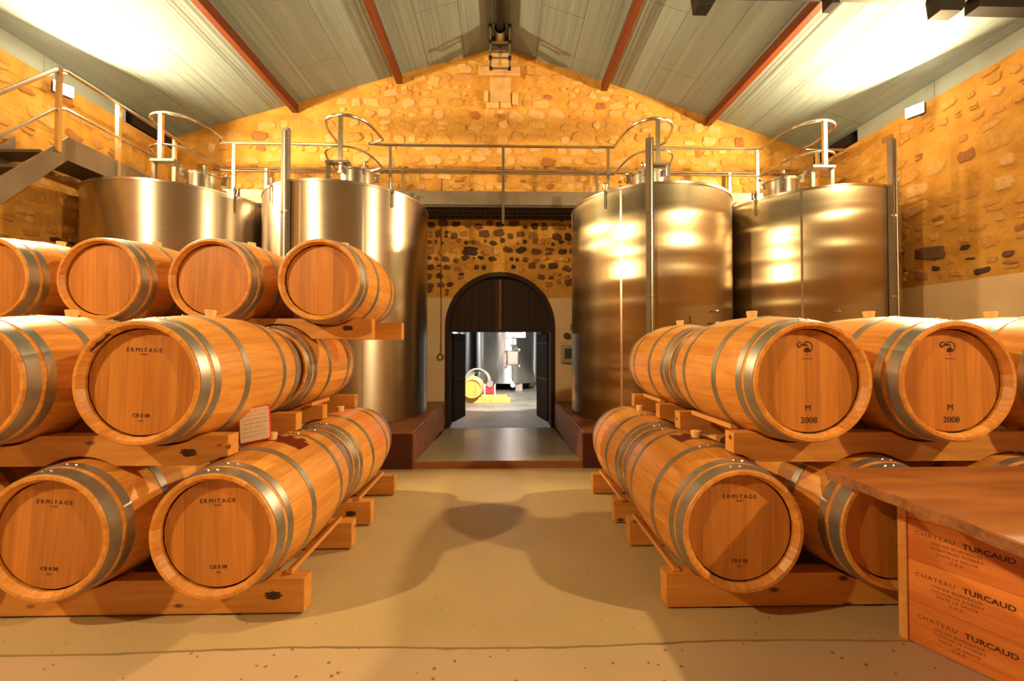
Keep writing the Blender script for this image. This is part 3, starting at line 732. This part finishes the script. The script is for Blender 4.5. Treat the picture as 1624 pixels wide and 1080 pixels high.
for zo, r_ in ((0.0, 0.021), (-0.42, 0.014)):
    p = [(gx0 + 0.02, 1.85, 4.30 + zo - (4.42 - 1.85) * sl), (gx0 + 0.02, 4.42, 4.28 + zo), (gx0 + 0.02, 4.52, 4.32 + zo), (gx0 + 0.02, 6.04, 4.32 + zo)]
    MB().tube(p, r_, 10).build('handrail' if zo == 0 else 'mid_rail', M['steel'], sr, world=True, smooth=True)
for y in (4.44, 5.12, 5.98):
    MB().box(gx0 + 0.001, gx0 + 0.041, y - 0.02, y + 0.02, 3.40, 4.31).build('post', M['steel'], sr, world=True)

# ------------------------------------------------------------------ flood lights
def flood(p, side, label, aim=-1):
    t = thing('flood_light', (p[0] + side * 0.10, p[1], p[2] - 0.10), label=label, cat='lamp', group='wall flood lights'); t.rotation_euler = (0, 0, R(25 * side))
    MB().box(-0.04 if side > 0 else -0.02, 0.02 if side > 0 else 0.04, -0.09, 0.09, 0.0, 0.14).build('housing', M['black'], t, bevel=0.01)
    x0, x1 = sorted((-side * 0.045, -side * 0.041)); MB().box(x0, x1, -0.085, 0.085, 0.008, 0.132).build('glass', M['lamp_glass'], t)
    x0, x1 = sorted((side * 0.02, side * 0.4)); MB().box(x0, min(x1, XR - (p[0] + side * 0.1) + 0.0) if side > 0 else x1, -0.012, 0.012, 0.05, 0.075).build('bracket', M['steel_dull'], t) if side > 0 else MB().box(max(x0, XL - (p[0] + side * 0.1)), x1, -0.012, 0.012, 0.05, 0.075).build('bracket', M['steel_dull'], t)
flood((LL[0] - 0.05, LL[1], LL[2]), -1, 'glaring flood light high on the left wall')
flood((LR[0] + 0.05, LR[1], LR[2]), 1, 'glaring flood light high on the right wall')

# ------------------------------------------------------------------ barrels
BL, BR0, BR1, NS = 0.95, 0.285, 0.335, 28
def brad(y): t = y / BL; return BR1 - (BR1 - BR0) * (2 * t - 1) ** 2
def stave_me(mat):
    st = [(0.0, 0.014), (0.004, 0.020), (0.026, 0.038), (0.05, 0.036)] + [(0.10 + 0.75 * i / 8, 0.026) for i in range(9)] + [(0.90, 0.036), (0.924, 0.038), (0.946, 0.020), (0.95, 0.014)]
    hw = PI / NS - 0.0003; mb = MB(); vs = []
    for y, th in st:
        ro = brad(y) - (0.003 if y in (0.0, 0.95) else 0)
        for a_ in (-hw, -hw * 0.5, 0, hw * 0.5, hw): vs.append((ro * math.sin(a_), y, ro * math.cos(a_)))
        ri = ro - th
        for a_ in (hw, -hw): vs.append((ri * math.sin(a_), y, ri * math.cos(a_)))
    n = 7; fs = []
    for j in range(len(st) - 1):
        fs += [(j * n + i, j * n + (i + 1) % n, (j + 1) * n + (i + 1) % n, (j + 1) * n + i) for i in range(n)]
    fs += [tuple(range(n)), tuple(range((len(st) - 1) * n + n - 1, (len(st) - 1) * n - 1, -1))]
    mb.add(vs, fs); return mb.mesh('stave', M[mat], smooth=True)
ST = {k: stave_me(k) for k in ('stave', 'stave_wine', 'stave_pink')}
HR = 0.2465
def head_boards(edges):
    out = []
    for x0, x1 in zip(edges, edges[1:]):
        a0, a1 = max(x0 + 0.0003, -HR + 0.002), min(x1 - 0.0003, HR - 0.002); pts = []
        m = 8
        for j in range(m + 1):
            x = a0 + (a1 - a0) * j / m; pts.append((x, math.sqrt(HR ** 2 - x * x)))
        for j in range(m, -1, -1):
            x = a0 + (a1 - a0) * j / m; pts.append((x, -math.sqrt(HR ** 2 - x * x)))
        out.append(MB().prism(pts, 0.040, 0.060, 'Y').mesh('head_board', M['head']))
    return out
HB = [head_boards([-HR, -0.155, -0.075, 0.0, 0.085, 0.16, HR]), head_boards([-HR, -0.17, -0.10, -0.01, 0.06, 0.15, HR]), head_boards([-HR, -0.14, -0.05, 0.03, 0.11, 0.18, HR])]
BACK = MB().lathe([(0.0001, BL - 0.045), (HR, BL - 0.045), (HR, BL - 0.06), (0.0001, BL - 0.06)], n=40, axis='Y').mesh('back_head', M['head'])
def hoop_me(y0, y1, rv=0.5):
    prof = [(brad(y0) + 0.0005, y0), (brad(y0) + 0.0028, y0)] + [(brad(y0 + (y1 - y0) * k / 3) + 0.0028, y0 + (y1 - y0) * k / 3) for k in (1, 2)] + [(brad(y1) + 0.0028, y1), (brad(y1) + 0.0005, y1)]
    return MB().lathe(prof, n=72, axis='Y').mesh('hoop', M['hoop'], smooth=True)
HPS = [(0.010, 0.062), (0.082, 0.118), (0.275, 0.312), (BL - 0.312, BL - 0.275), (BL - 0.118, BL - 0.082), (BL - 0.062, BL - 0.010)]
HM = [hoop_me(a_, b_) for a_, b_ in HPS]
RV = MB(); RV.ball((0, 0, 0), 0.007, 4, (1, 1, 0.5)); RVM = RV.mesh('rivet', M['rivet'], smooth=True)
BUNG = MB().lathe([(0.020, -0.03), (0.030, 0.034), (0.028, 0.037), (0.0001, 0.037)], n=16).mesh('bung', M['bung'], smooth=True)
def text_child(parent, body, size, x, y, z, mat='ink', **kw):
    return link('print', text_mesh(body, size, M[mat], **kw), parent, (x, y, z), FACE)
EMB = None
def emblem_mesh():
    mb = MB(); pr = 0.0
    def stroke(pts, r=0.0016): mb.tube([(x, -0.0006, z) for x, z in pts], r, 5)
    stroke([(0.034 * math.cos(t), 0.034 * math.sin(t)) for t in [R(-130 + 250 * i / 20) for i in range(21)]])
    stroke([(0.030 * math.cos(t), 0.030 * math.sin(t)) for t in [R(-120 + 60 * i / 8) for i in range(9)]], 0.003)
    stroke([(-0.048 + 0.014 * math.cos(t), 0.014 + 0.017 * math.sin(t)) for t in [R(50 + 270 * i / 12) for i in range(13)]], 0.0026)
    stroke([(-0.046, 0.005), (-0.028, 0.024), (-0.030, 0.008), (-0.016, 0.020), (-0.018, 0.004), (-0.006, 0.016), (0.004, 0.006)], 0.0024)
    stroke([(-0.018, 0.028), (-0.006, 0.026), (0.006, 0.030)], 0.0018)
    stroke([(-0.022, -0.018), (-0.010, -0.008), (-0.012, -0.026), (0.0, -0.010), (0.004, -0.028), (0.014, -0.016), (0.022, -0.024)], 0.0026)
    stroke([(-0.004, -0.006), (0.006, -0.004), (0.010, -0.012), (0.0, -0.018)], 0.0022)
    return mb.mesh('emblem', M['ink'])
def make_barrel(name, X, Y, Z, label, group, prints=None, wine=None, roll=0, var=0, shared=None):
    t = thing(name, (X, Y, Z - BR1), label=label, cat='barrel', group=group)
    c = (0, 0, BR1)
    for k in range(NS):
        a_ = 2 * PI * k / NS; me = ST['stave']
        if wine == 'spill' and k in (0, 1, 2, NS - 1): me = ST['stave_wine']
        if wine == 'tint' and (k <= 6 or k >= NS - 4): me = ST['stave_pink']
        link('stave', me, t, c, (0, a_, 0))
    hd = bpy.data.objects.new('head', None); COL.objects.link(hd); hd.parent = t; hd.location = c; hd.rotation_euler = (0, R(roll), 0)
    for me in HB[var]: link('head_board', me, hd)
    link('back_head', BACK, t, c)
    for i, me in enumerate(HM):
        h = link('hoop', me, t, c)
        y = sum(HPS[i]) / 2; off = [-4, 5, -7, 6, -5, 4][i]
        for da in (-4, 4):
            a_ = R(off + da); r_ = brad(y) + 0.004
            link('rivet', RVM, h, (r_ * math.sin(a_), y, r_ * math.cos(a_)), (0, a_, 0))
    link('bung', BUNG, t, (0, BL / 2, BR1 * 2))
    if prints == 'ermitage':
        text_child(hd, 'ERMITAGE', 0.027, 0, 0.039, 0.150, spacing=1.4); MB().box(-0.016, 0.016, 0.0385, 0.0395, 0.128, 0.133).build('print', M['ink_soft'], hd)
        text_child(hd, 'CB II 08', 0.024, 0, 0.039, -0.155); MB().box(-0.010, 0.010, 0.0385, 0.0395, -0.182, -0.177).build('print', M['ink_soft'], hd)
    if prints == 'emblem':
        global EMB
        if EMB is None: EMB = emblem_mesh()
        link('emblem', EMB, hd, (0.0, 0.0395, 0.165), scale=(0.76, 1, 0.76))
        wg = MB().tube([(-0.026 + 0.0026 * i, 0.0390, 0.108 + 0.0022 * math.sin(i * 2.1)) for i in range(21)], 0.0009, 4)
        wg.build('print', M['ink_soft'], hd); MB().box(-0.009, 0.009, 0.0385, 0.0395, 0.1265, 0.1285).build('print', M['ink_soft'], hd)
        text_child(hd, 'M', 0.040, 0.0, 0.039, -0.130); text_child(hd, '2008', 0.042, 0.004, 0.039, -0.190)
    return t
ZB = [0.458, 1.160, 1.790]
R1, R2 = 1.90, 2.88
GL, GR = 'oak barrels in the left stack', 'oak barrels in the right stack'
B = [
 (-1.326, R1, 0, GL, 'ermitage', 'spill', -1.5, 0, 'floor-level oak barrel beside the aisle with a red card and wine spill on top'),
 (-2.08, R1, 0, GL, 'ermitage', None, 3.5, 1, 'front floor-level oak barrel cut off by the left picture edge'),
 (-2.84, R1, 0, GL, None, None, 0, 2, 'floor-level oak barrel beyond the left picture edge in the front row'),
 (-1.68, R1, 1, GL, 'ermitage', None, 2, 0, 'large oak barrel on the left second level with a dark stain on its rim'),
 (-2.46, R1, 1, GL, None, None, -2, 2, 'oak barrel on the second level at the left picture edge, wide hoops showing'),
 (-3.22, R1, 1, GL, None, None, 0, 1, 'oak barrel on the second level past the left picture edge'),
 (-1.326, R2, 0, GL, None, 'tint', 1, 1, 'wine-tinted floor-level oak barrel behind the one carrying the red card'),
 (-2.08, R2, 0, GL, None, None, 0, 0, 'floor-level oak barrel in the second row behind the left edge barrel'),
 (-2.84, R2, 0, GL, None, None, 0, 2, 'floor-level oak barrel deep in the left stack, third from the aisle'),
 (-3.60, R2, 0, GL, None, None, 0, 1, 'floor-level oak barrel deep in the left stack, fourth from the aisle'),
 (-1.66, R2, 1, GL, None, 'tint', 0, 2, 'wine-tinted oak barrel on the left second level, under the ends of the topmost beams'),
 (-2.44, R2, 1, GL, None, None, 0, 0, 'second-level oak barrel behind the rim-stained one, mostly hidden'),
 (-3.20, R2, 1, GL, None, None, 0, 1, 'second-level oak barrel deep in the left stack, third from the aisle'),
 (-1.295, R2, 2, GL, None, None, 0, 0, 'topmost-row oak barrel at the aisle end, plain pale head, tank behind it'),
 (-2.05, R2, 2, GL, None, None, 2, 1, 'topmost-row oak barrel second from the aisle end'),
 (-2.81, R2, 2, GL, None, None, -1, 2, 'topmost-row oak barrel third from the aisle end'),
 (-3.57, R2, 2, GL, None, None, 0, 1, 'topmost-row oak barrel at the left picture edge, half cut off'),
 (1.130, R1, 0, GR, 'ermitage', 'spill', 1, 2, 'floor-level oak barrel beside the aisle, right side, with a small spill round its bung'),
 (1.88, R1, 0, GR, None, None, -3, 0, 'shadowed floor-level oak barrel half hidden by the wine crates'),
 (2.63, R1, 0, GR, None, None, 0, 1, 'floor-level oak barrel of the right stack hidden behind the counter board'),
 (1.47, R1, 1, GR, 'emblem', None, 0, 1, 'oak barrel marked M 2008 nearer the aisle'),
 (2.175, R1, 1, GR, 'emblem', None, 0.5, 0, 'oak barrel marked M 2008 nearer the right wall'),
 (2.92, R1, 1, GR, None, None, 0, 2, 'oak barrel on the second level at the right picture edge with its bung showing'),
 (1.130, R2, 0, GR, None, None, 0, 0, 'floor-level oak barrel in the second row of the right stack by the aisle'),
 (1.88, R2, 0, GR, None, None, 0, 1, 'rear floor-level oak barrel of the right stack, second from the aisle'),
 (2.63, R2, 0, GR, None, None, 0, 2, 'rear floor-level oak barrel of the right stack, third from the aisle'),
 (1.47, R2, 1, GR, None, None, 0, 2, 'rear second-level oak barrel beside the aisle, in front of tank 3'),
 (2.20, R2, 1, GR, None, None, 0, 0, 'rear second-level oak barrel in front of tank 4, right stack'),
 (2.95, R2, 1, GR, None, None, 0, 1, 'rear oak barrel of the right second level, third from the aisle'),
]
for (x, y, lv, g, pr, wi, roll, var, lab) in B:
    bt = make_barrel('oak_barrel', x, y, ZB[lv], lab, g, pr, wi, roll, var)

l2 = [o for o in COL.objects if o.get('label', '').startswith('large oak barrel on the left second level')][0]
sm_ = MB(); vs = []
for i in range(9):
    a_ = R(-56 + 3.4 * i); k_ = math.sin(PI * (i + 0.3) / 8.6)
    for r_, y_ in ((0.2585 + 0.012 * k_, 0.0125 - 0.007 * k_), (0.2585 - 0.007 * k_, 0.0165 + 0.005 * k_)):
        vs.append(((r_ - 0.0012) * math.sin(a_), y_ - 0.0016, BR1 + (r_ - 0.0012) * math.cos(a_)))
sm_.add(vs, [(2 * i, 2 * i + 1, 2 * i + 3, 2 * i + 2) for i in range(8)]); tag(sm_.build('wine_stain', M['burn'], l2), label='black-red wine stain on the rim')
# ------------------------------------------------------------------ rack beams, hollowed where the barrels lie
def beam(x0, x1, y, z0, z1, below, above, label, group, stamp=None, red=False, t=0.08):
    yr = [brad(min(max(yy - (R1 if y < 2.85 else R2), 0), BL)) for yy in (y, y + t)]; rad = max(yr) + 0.004
    def edge(z, cents, top):
        xs = set([x0, x1])
        n = int((x1 - x0) / 0.02)
        for i in range(n + 1): xs.add(x0 + (x1 - x0) * i / n)
        pts = []
        for x in sorted(xs):
            zz = z
            for cx, cz in cents:
                d = abs(x - cx)
                if d < rad:
                    h = math.sqrt(rad * rad - d * d)
                    if top: zz = min(zz, cz - h)
                    else: zz = max(zz, cz + h)
            pts.append((x, zz))
        out = [pts[0]]
        for i in range(1, len(pts) - 1):
            if not (abs(pts[i][1] - z) < 1e-6 and abs(pts[i - 1][1] - z) < 1e-6 and abs(pts[i + 1][1] - z) < 1e-6): out.append(pts[i])
        out.append(pts[-1]); return out
    lo, up = edge(z0, below, False), edge(z1, above, True)
    bm_ = thing('rack_beam', ((x0 + x1) / 2, y, z0), label=label, cat='beam', group=group)
    # quads column by column keep the hollowed outline clean
    mb = MB(); X = sorted({p[0] for p in lo} | {p[0] for p in up})
    def at(pts, x):
        for a_, b_ in zip(pts, pts[1:]):
            if a_[0] <= x <= b_[0]: return a_[1] + (b_[1] - a_[1]) * ((x - a_[0]) / max(1e-9, b_[0] - a_[0]))
        return pts[-1][1]
    mb.prism([(x, at(lo, x)) for x in X] + [(x, at(up, x)) for x in reversed(X)], y, y + t, 'Y')
    mb.build('timber', M['pine'], bm_, world=True)
    if stamp:
        sx, sz = stamp; s_ = MB()
        r2 = random.Random(int(abs(sx) * 1000))
        for wd, ht, dz in ((0.040, 0.0095, 0.011), (0.047, 0.0085, 0.0), (0.040, 0.009, -0.0105)):
            s_.prism([(sx + wd * r2.uniform(0.72, 1.08) * math.cos(2 * PI * k / 18), sz + dz + ht * r2.uniform(0.55, 1.25) * math.sin(2 * PI * k / 18)) for k in range(18)], y - 0.001 - 0.0003 * wd, y + 0.001, 'Y')
        s_.build('burnt_stamp', M['burn'], bm_, world=True)
    if red:
        link('red_mark', text_mesh('ME', 0.022, M['red_ink']), bm_, (red[0] - bm_.location.x, -0.001, red[1] - z0), FACE)
def cen(lv, row, side):
    return [(b_[0], ZB[b_[2]]) for b_ in B if b_[2] == lv and abs(b_[1] - row) < 0.01 and (b_[0] < 0) == (side < 0)]
YBM = [2.06, 2.69, 3.04, 3.63]; ORD = ['front', 'second', 'third', 'rear']
for side, g, nm in ((-1, 'rack beams of the left stack', 'left'), (1, 'rack beams of the right stack', 'right')):
    for i, y in enumerate(YBM):
        row = R1 if i < 2 else R2
        if side < 0: x0, x1 = (-3.3 if i < 2 else -4.0), (-0.985, -0.985, -0.975, -0.96)[i]
        else: x0, x1 = (0.825, 0.835, 0.83, 0.80)[i], 3.1
        st = None
        if side < 0 and i == 0: st = (-1.135, 0.095)
        if side < 0 and i == 2: st = (-1.12, 0.09)
        beam(x0, x1, y, 0.012, 0.175, [], cen(0, row, side), '%s floor-level pine beam of the %s stack from the camera' % (ORD[i], nm), g, st)
        if side < 0: x0, x1 = (-3.6 if i < 2 else -4.0), (-1.365, -1.35, -1.33, -1.31)[i]
        else: x0, x1 = 1.175, 3.3
        st = (-1.555, 0.80) if side < 0 and i == 0 else None
        rd = (-1.405, 0.835) if side < 0 and i == 0 else None
        beam(x0, x1, y, 0.737, 0.885, cen(0, row, side), cen(1, row, side), '%s pine beam between the lower two levels of the %s stack' % (ORD[i], nm), g, st, rd)
        if side < 0 and i >= 2:
            x1 = (-0.975, -0.90)[i - 2]
            beam(-4.0, x1, y, 1.375, 1.525, cen(1, row, side), cen(2, row, side), ('pine beam under the topmost barrels, nearer one with burnt oval mark' if i == 2 else 'pine beam under the topmost barrels, rear one sticking out by the tank'), g, (-1.15, 1.455) if i == 2 else None)
    # shims under the floor beams
    for i, y in enumerate(YBM):
        for xi, x in enumerate((-1.35, -2.4, -3.1) if side < 0 else (1.12, 1.9, 2.8)):
            s_ = MB().box(x - 0.05, x + 0.05, y + 0.005, y + 0.075, 0.0, 0.011)
            tag(s_.build('shim', M['dark_beam']), 'small dark shim %s under the %s floor beam of the %s stack' % (('by the aisle end', 'in the middle', 'at the wall side')[xi], ORD[i], nm), 'shim', 'shims under the %s stack floor beams' % nm)
bat = [(-1.326 + 0.225, 0.177, 2.10, 2.74, 'pine batten chocking the floor-level front barrel of the left stack, aisle side'),
       (-1.326 + 0.225, 0.177, 3.06, 3.69, 'pine batten chocking the floor-level second-row barrel of the left stack, aisle side'),
       (1.130 - 0.225, 0.177, 2.08, 2.74, 'pine batten chocking the floor-level front barrel of the right stack, aisle side'),
       (1.130 - 0.225, 0.177, 3.02, 3.69, 'pine batten chocking the floor-level second-row barrel of the right stack, aisle side'),
       (-1.66 + 0.235, 0.887, 3.0, 3.3, 'short pine batten end poking from the second level of the left stack'),
       (1.47 - 0.225, 0.887, 2.15, 2.6, 'short pine batten on the second level of the right stack, aisle side'),
       (1.47 - 0.225, 0.887, 3.12, 3.5, 'pine batten end on the second level of the right stack, second row')]
for x, z, y0, y1, lab in bat:
    s_ = -1 if x > 0 else 1
    b_ = MB().prism([(x, z), (x + s_ * 0.035, z), (x + s_ * 0.035, z + 0.026), (x, z + 0.012)], y0, y1, 'Y')
    tag(b_.build('batten', M['batten']), lab, 'batten', 'battens chocking the barrels')

# red-framed card leaning on the bung
ky, kx = 2.345, -1.352
cardt = thing('note_card', (kx, 2.262, 0.808), label='red-framed card with handwritten lines leaning on the bung of an oak barrel', cat='sign')
cardt.rotation_euler = (R(-14), R(-11), R(2))
w_, h_ = 0.158, 0.178
def rr_pts(w2, h2, r, n=4):
    pts = []
    for cx, cz, a0 in ((w2 - r, h2 - r, 0), (-w2 + r, h2 - r, 90), (-w2 + r, -h2 + r, 180), (w2 - r, -h2 + r, 270)):
        for k in range(n + 1): pts.append((cx + r * math.cos(R(a0 + 90 * k / n)), h_ / 2 + 0.004 + cz + r * math.sin(R(a0 + 90 * k / n))))
    return pts
MB().prism(rr_pts(w_ / 2 + 0.006, h_ / 2 + 0.006, 0.012), 0.001, 0.005, 'Y').build('red_frame', M['red_frame'], cardt)
MB().prism(rr_pts(w_ / 2, h_ / 2, 0.009), -0.0015, 0.0005, 'Y').build('paper', M['paper'], cardt)
r2 = random.Random(4); hw = MB(); hr = MB()
for k in range(7):
    z = h_ - 0.012 - k * 0.0225; x = -w_ / 2 + 0.018
    while x < w_ / 2 - 0.02:
        L = r2.uniform(0.012, 0.03); n = int(L / 0.0028)
        (hr if k in (0,) or (k == 1 and x < -0.03) else hw).tube([(x + i * 0.0028, -0.0019, z + r2.uniform(-0.003, 0.003)) for i in range(n + 1)], 0.0007, 4)
        x += L + 0.007
hw.build('handwriting', M['ink_soft'], cardt); hr.build('handwriting', M['red_ink'], cardt)

# ------------------------------------------------------------------ crate counter in the right foreground
ct = thing('crate_counter', (1.835, 1.83, 0.0), math.atan2(-0.881, 0.473), label='counter made of branded pine wine crate panels at the right picture edge', cat='crate')
for k in range(4):
    z0 = 0.002 + k * 0.1835; z1 = z0 + 0.182
    MB().box(0.004, 1.10, 0.0, 0.014, z0, z1).build('crate_side', M['crate'], ct, bevel=0.0015)
    tz = z0 + 0.125
    pk = bpy.data.objects.new('brand_print', None); COL.objects.link(pk); pk.parent = ct; pk.location = (0.028, -0.0006, 0)
    j = r2.uniform(-0.004, 0.004)
    link('print', text_mesh('CHATEAU', 0.0245, M['ink_soft'], spacing=1.18, align='LEFT'), pk, (0.0 + j, 0, tz), FACE)
    link('print', text_mesh('TURCAUD', 0.030, M['ink'], bold=0.0007, spacing=1.02, align='LEFT'), pk, (0.146 + j, 0, tz - 0.001), FACE)
    for i, (tx, xo) in enumerate((('VIN DE BORDEAUX', 0.128), ('VIGNOBLES ROBERT', 0.128), ('33670 LA SAUVE', 0.128), ('C.R.D', 0.128))):
        link('print', text_mesh(tx, 0.0155, M['ink_soft'], spacing=1.12), pk, (xo + j, 0, tz - 0.028 - i * 0.020), FACE)
MB().box(-0.030, 0.002, -0.008, 0.05, 0.0, 0.730).build('corner_post', M['batten'], ct, bevel=0.003)
MB().box(0.42, 1.10, 0.48, 0.494, 0.0, 0.72).build('rear_panel', M['crate'], ct)
MB().box(1.10, 1.114, 0.0, 0.494, 0.0, 0.72).build('end_panel', M['crate'], ct)
ce = thing('counter_board', (2.2, 1.3, 0.736), label='thick rough-edged brown board lying over the wine crates as a counter top', cat='board')
r2 = random.Random(9)
ed = [(1.452, 1.80), (1.463, 1.74), (1.468, 1.66), (1.472, 1.585), (1.466, 1.575), (1.474, 1.5), (1.470, 1.4), (1.478, 1.3), (1.474, 1.2), (1.482, 1.05), (1.478, 0.9), (1.485, 0.6)]
MB().prism([(1.475, 1.845)] + ed + [(3.1, 0.6), (3.1, 1.86)], 0.7385, 0.772, 'Z').build('board', M['board'], ce, bevel=0.004, world=True)
eg = MB().prism([(x - 0.0035 - r2.uniform(0, 0.003), y) for x, y in ed] + [(x + 0.004, y) for x, y in reversed(ed)], 0.7335, 0.770, 'Z')
eg.build('rough_edge', M['board_edge'], ce, world=True)

# ------------------------------------------------------------------ far room through the doorway
FZ = -0.45
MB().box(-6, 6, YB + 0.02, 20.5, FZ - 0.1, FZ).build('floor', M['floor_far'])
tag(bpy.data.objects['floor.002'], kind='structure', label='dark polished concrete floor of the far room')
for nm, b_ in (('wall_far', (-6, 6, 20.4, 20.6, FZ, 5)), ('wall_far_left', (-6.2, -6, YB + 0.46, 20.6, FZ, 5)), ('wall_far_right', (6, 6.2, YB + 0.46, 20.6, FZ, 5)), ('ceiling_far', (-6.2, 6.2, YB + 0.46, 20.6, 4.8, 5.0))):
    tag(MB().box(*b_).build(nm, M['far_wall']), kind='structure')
def far_tank(x, y, r, label, door_=False, sign=False):
    t = thing('steel_vat', (x, y, FZ), label=label, cat='tank', group='steel vats in the far room')
    MB().lathe([(r * 0.99, 0.28), (r, 0.30), (r, 4.6), (0.3, 4.9)], n=72).build('shell', M['tank_far'], t, smooth=True)
    MB().lathe([(0.05, 0.22), (r * 0.99, 0.28)], n=48).build('bottom', M['tank_far'], t, smooth=True)
    for k in range(5):
        a_ = R(-90 + 25 + 72 * k); MB().box(-0.13, 0.13, -0.13, 0.13, 0, 0.27).build('leg', M['steel_dull'], t, loc=(r * 0.85 * math.cos(a_), r * 0.85 * math.sin(a_), 0))
    if door_:
        a_ = R(-90 + door_)
        fx, fy = r * math.cos(a_), r * math.sin(a_)
        d = thing('hatch', (fx, fy, 1.25), a_ + PI / 2, parent=t)
        MB().box(-0.24, 0.24, -0.10, 0, -0.28, 0.28).build('hatch_frame', M['steel'], d, bevel=0.03)
        MB().box(-0.18, 0.18, -0.12, -0.10, -0.24, 0.24).build('hatch_door', M['steel_dull'], d, bevel=0.03)
        for sx in (-1, 1):
            for z in (-0.3, 0.3): MB().ball((sx * 0.26, -0.12, z), 0.06, 6).build('hatch_knob', M['steel'], d)
        MB().tube([(0, -0.05, 0.95), (0, -0.14, 0.85), (0, -0.14, 0.3)], 0.03, 8).build('pipe', M['steel'], d, smooth=True)
        MB().box(-0.12, 0.12, -0.16, -0.06, 0.5, 0.72).build('valve', M['white'], d, bevel=0.02)
        MB().tube([(0, -0.10, -0.3), (0.02, -0.14, -0.55), (0, -0.1, -0.85)], 0.035, 8).build('pipe', M['steel'], d, smooth=True)
        MB().ball((0, -0.1, -1.02), 0.09, 8).build('drain_valve', M['white'], d)
    if sign:
        sg = thing('notice_sign', (x + 0.32, y - r - 0.14, 2.02 + FZ), label='white and red notice fixed on the middle far vat', cat='sign')
        MB().box(-0.36, 0.36, 0, 0.02, 0, 0.62).build('board', M['white'], sg)
        MB().box(-0.28, 0.25, -0.006, -0.001, 0.18, 0.55).build('red_panel', M['red'], sg)
        for i in range(5): MB().box(-0.24 + i * 0.1, -0.18 + i * 0.1, -0.012, -0.007, 0.24, 0.46).build('lettering', M['bung'], sg)
far_tank(0.15, 16.6, 1.25, 'middle far vat seen through the doorway, with hatch and white and red notice', door_=9, sign=True)
far_tank(-2.15, 17.2, 0.95, 'far vat at the left of the doorway view')
far_tank(2.75, 17.5, 1.1, 'far vat behind the right door leaf')
far_tank(-4.4, 17.2, 1.1, 'far vat hidden beyond the left door leaf')
make_barrel('oak_barrel', -0.93, 12.2, FZ + 0.155 + 0.29, 'small pale oak barrel far away, seen through the doorway', None, None, None, 0, 1)
for i, (y, lab) in enumerate(((12.36, 'pine beam under the distant barrel, nearer one'), (12.99, 'pine beam under the distant barrel, farther one'))):
    bb = thing('rack_beam', (-0.6, y, FZ), label=lab, cat='beam')
    x0, x1 = -1.9, 0.22 - i * 0.1; pts = [(x0, FZ + 0.005), (x1, FZ + 0.005), (x1, FZ + 0.165)]
    cx, cz, rad = -0.93, FZ + 0.155 + 0.29, brad(0.2) + 0.004
    for k in range(11):
        x = cx + 0.2 - 0.04 * k; pts.append((x, min(FZ + 0.165, cz - math.sqrt(max(0, rad ** 2 - (x - cx) ** 2)))))
    pts.append((x0, FZ + 0.165)); MB().prism(pts, y, y + 0.08, 'Y').build('timber', M['pine'], bb, world=True)
hr_ = thing('hose_reel', (-0.62, 14.2, FZ), label='coiled pale hose on a small red pump beside the distant barrel', cat='pump')
for k in range(5):
    cx, cz, r_ = -0.28 + 0.03 * k, 0.52, 0.40 - 0.02 * k
    MB().tube([(cx + r_ * math.cos(t), -0.1 + 0.06 * k, cz + r_ * math.sin(t)) for t in [2 * PI * i / 28 for i in range(28)]], 0.03, 6, closed=True).build('hose_coil', M['hose'], hr_, smooth=True)
MB().box(-0.02, 0.36, -0.45, -0.15, 0.10, 0.34).build('pump_body', M['red'], hr_, bevel=0.03)
MB().lathe([(0.0001, -0.5), (0.10, -0.5), (0.12, -0.46), (0.12, -0.2)], (0.17, 0, 0.42), 16, 'Y').build('motor', M['steel_dull'], hr_, smooth=True)
for x in (0.0, 0.34):
    MB().tube([(x, -0.48, 0.0), (x, -0.48, 0.40)], 0.02, 6).build('leg', M['white'], hr_)
    MB().tube([(x, -0.12, 0.0), (x, -0.12, 0.40)], 0.02, 6).build('leg', M['white'], hr_)
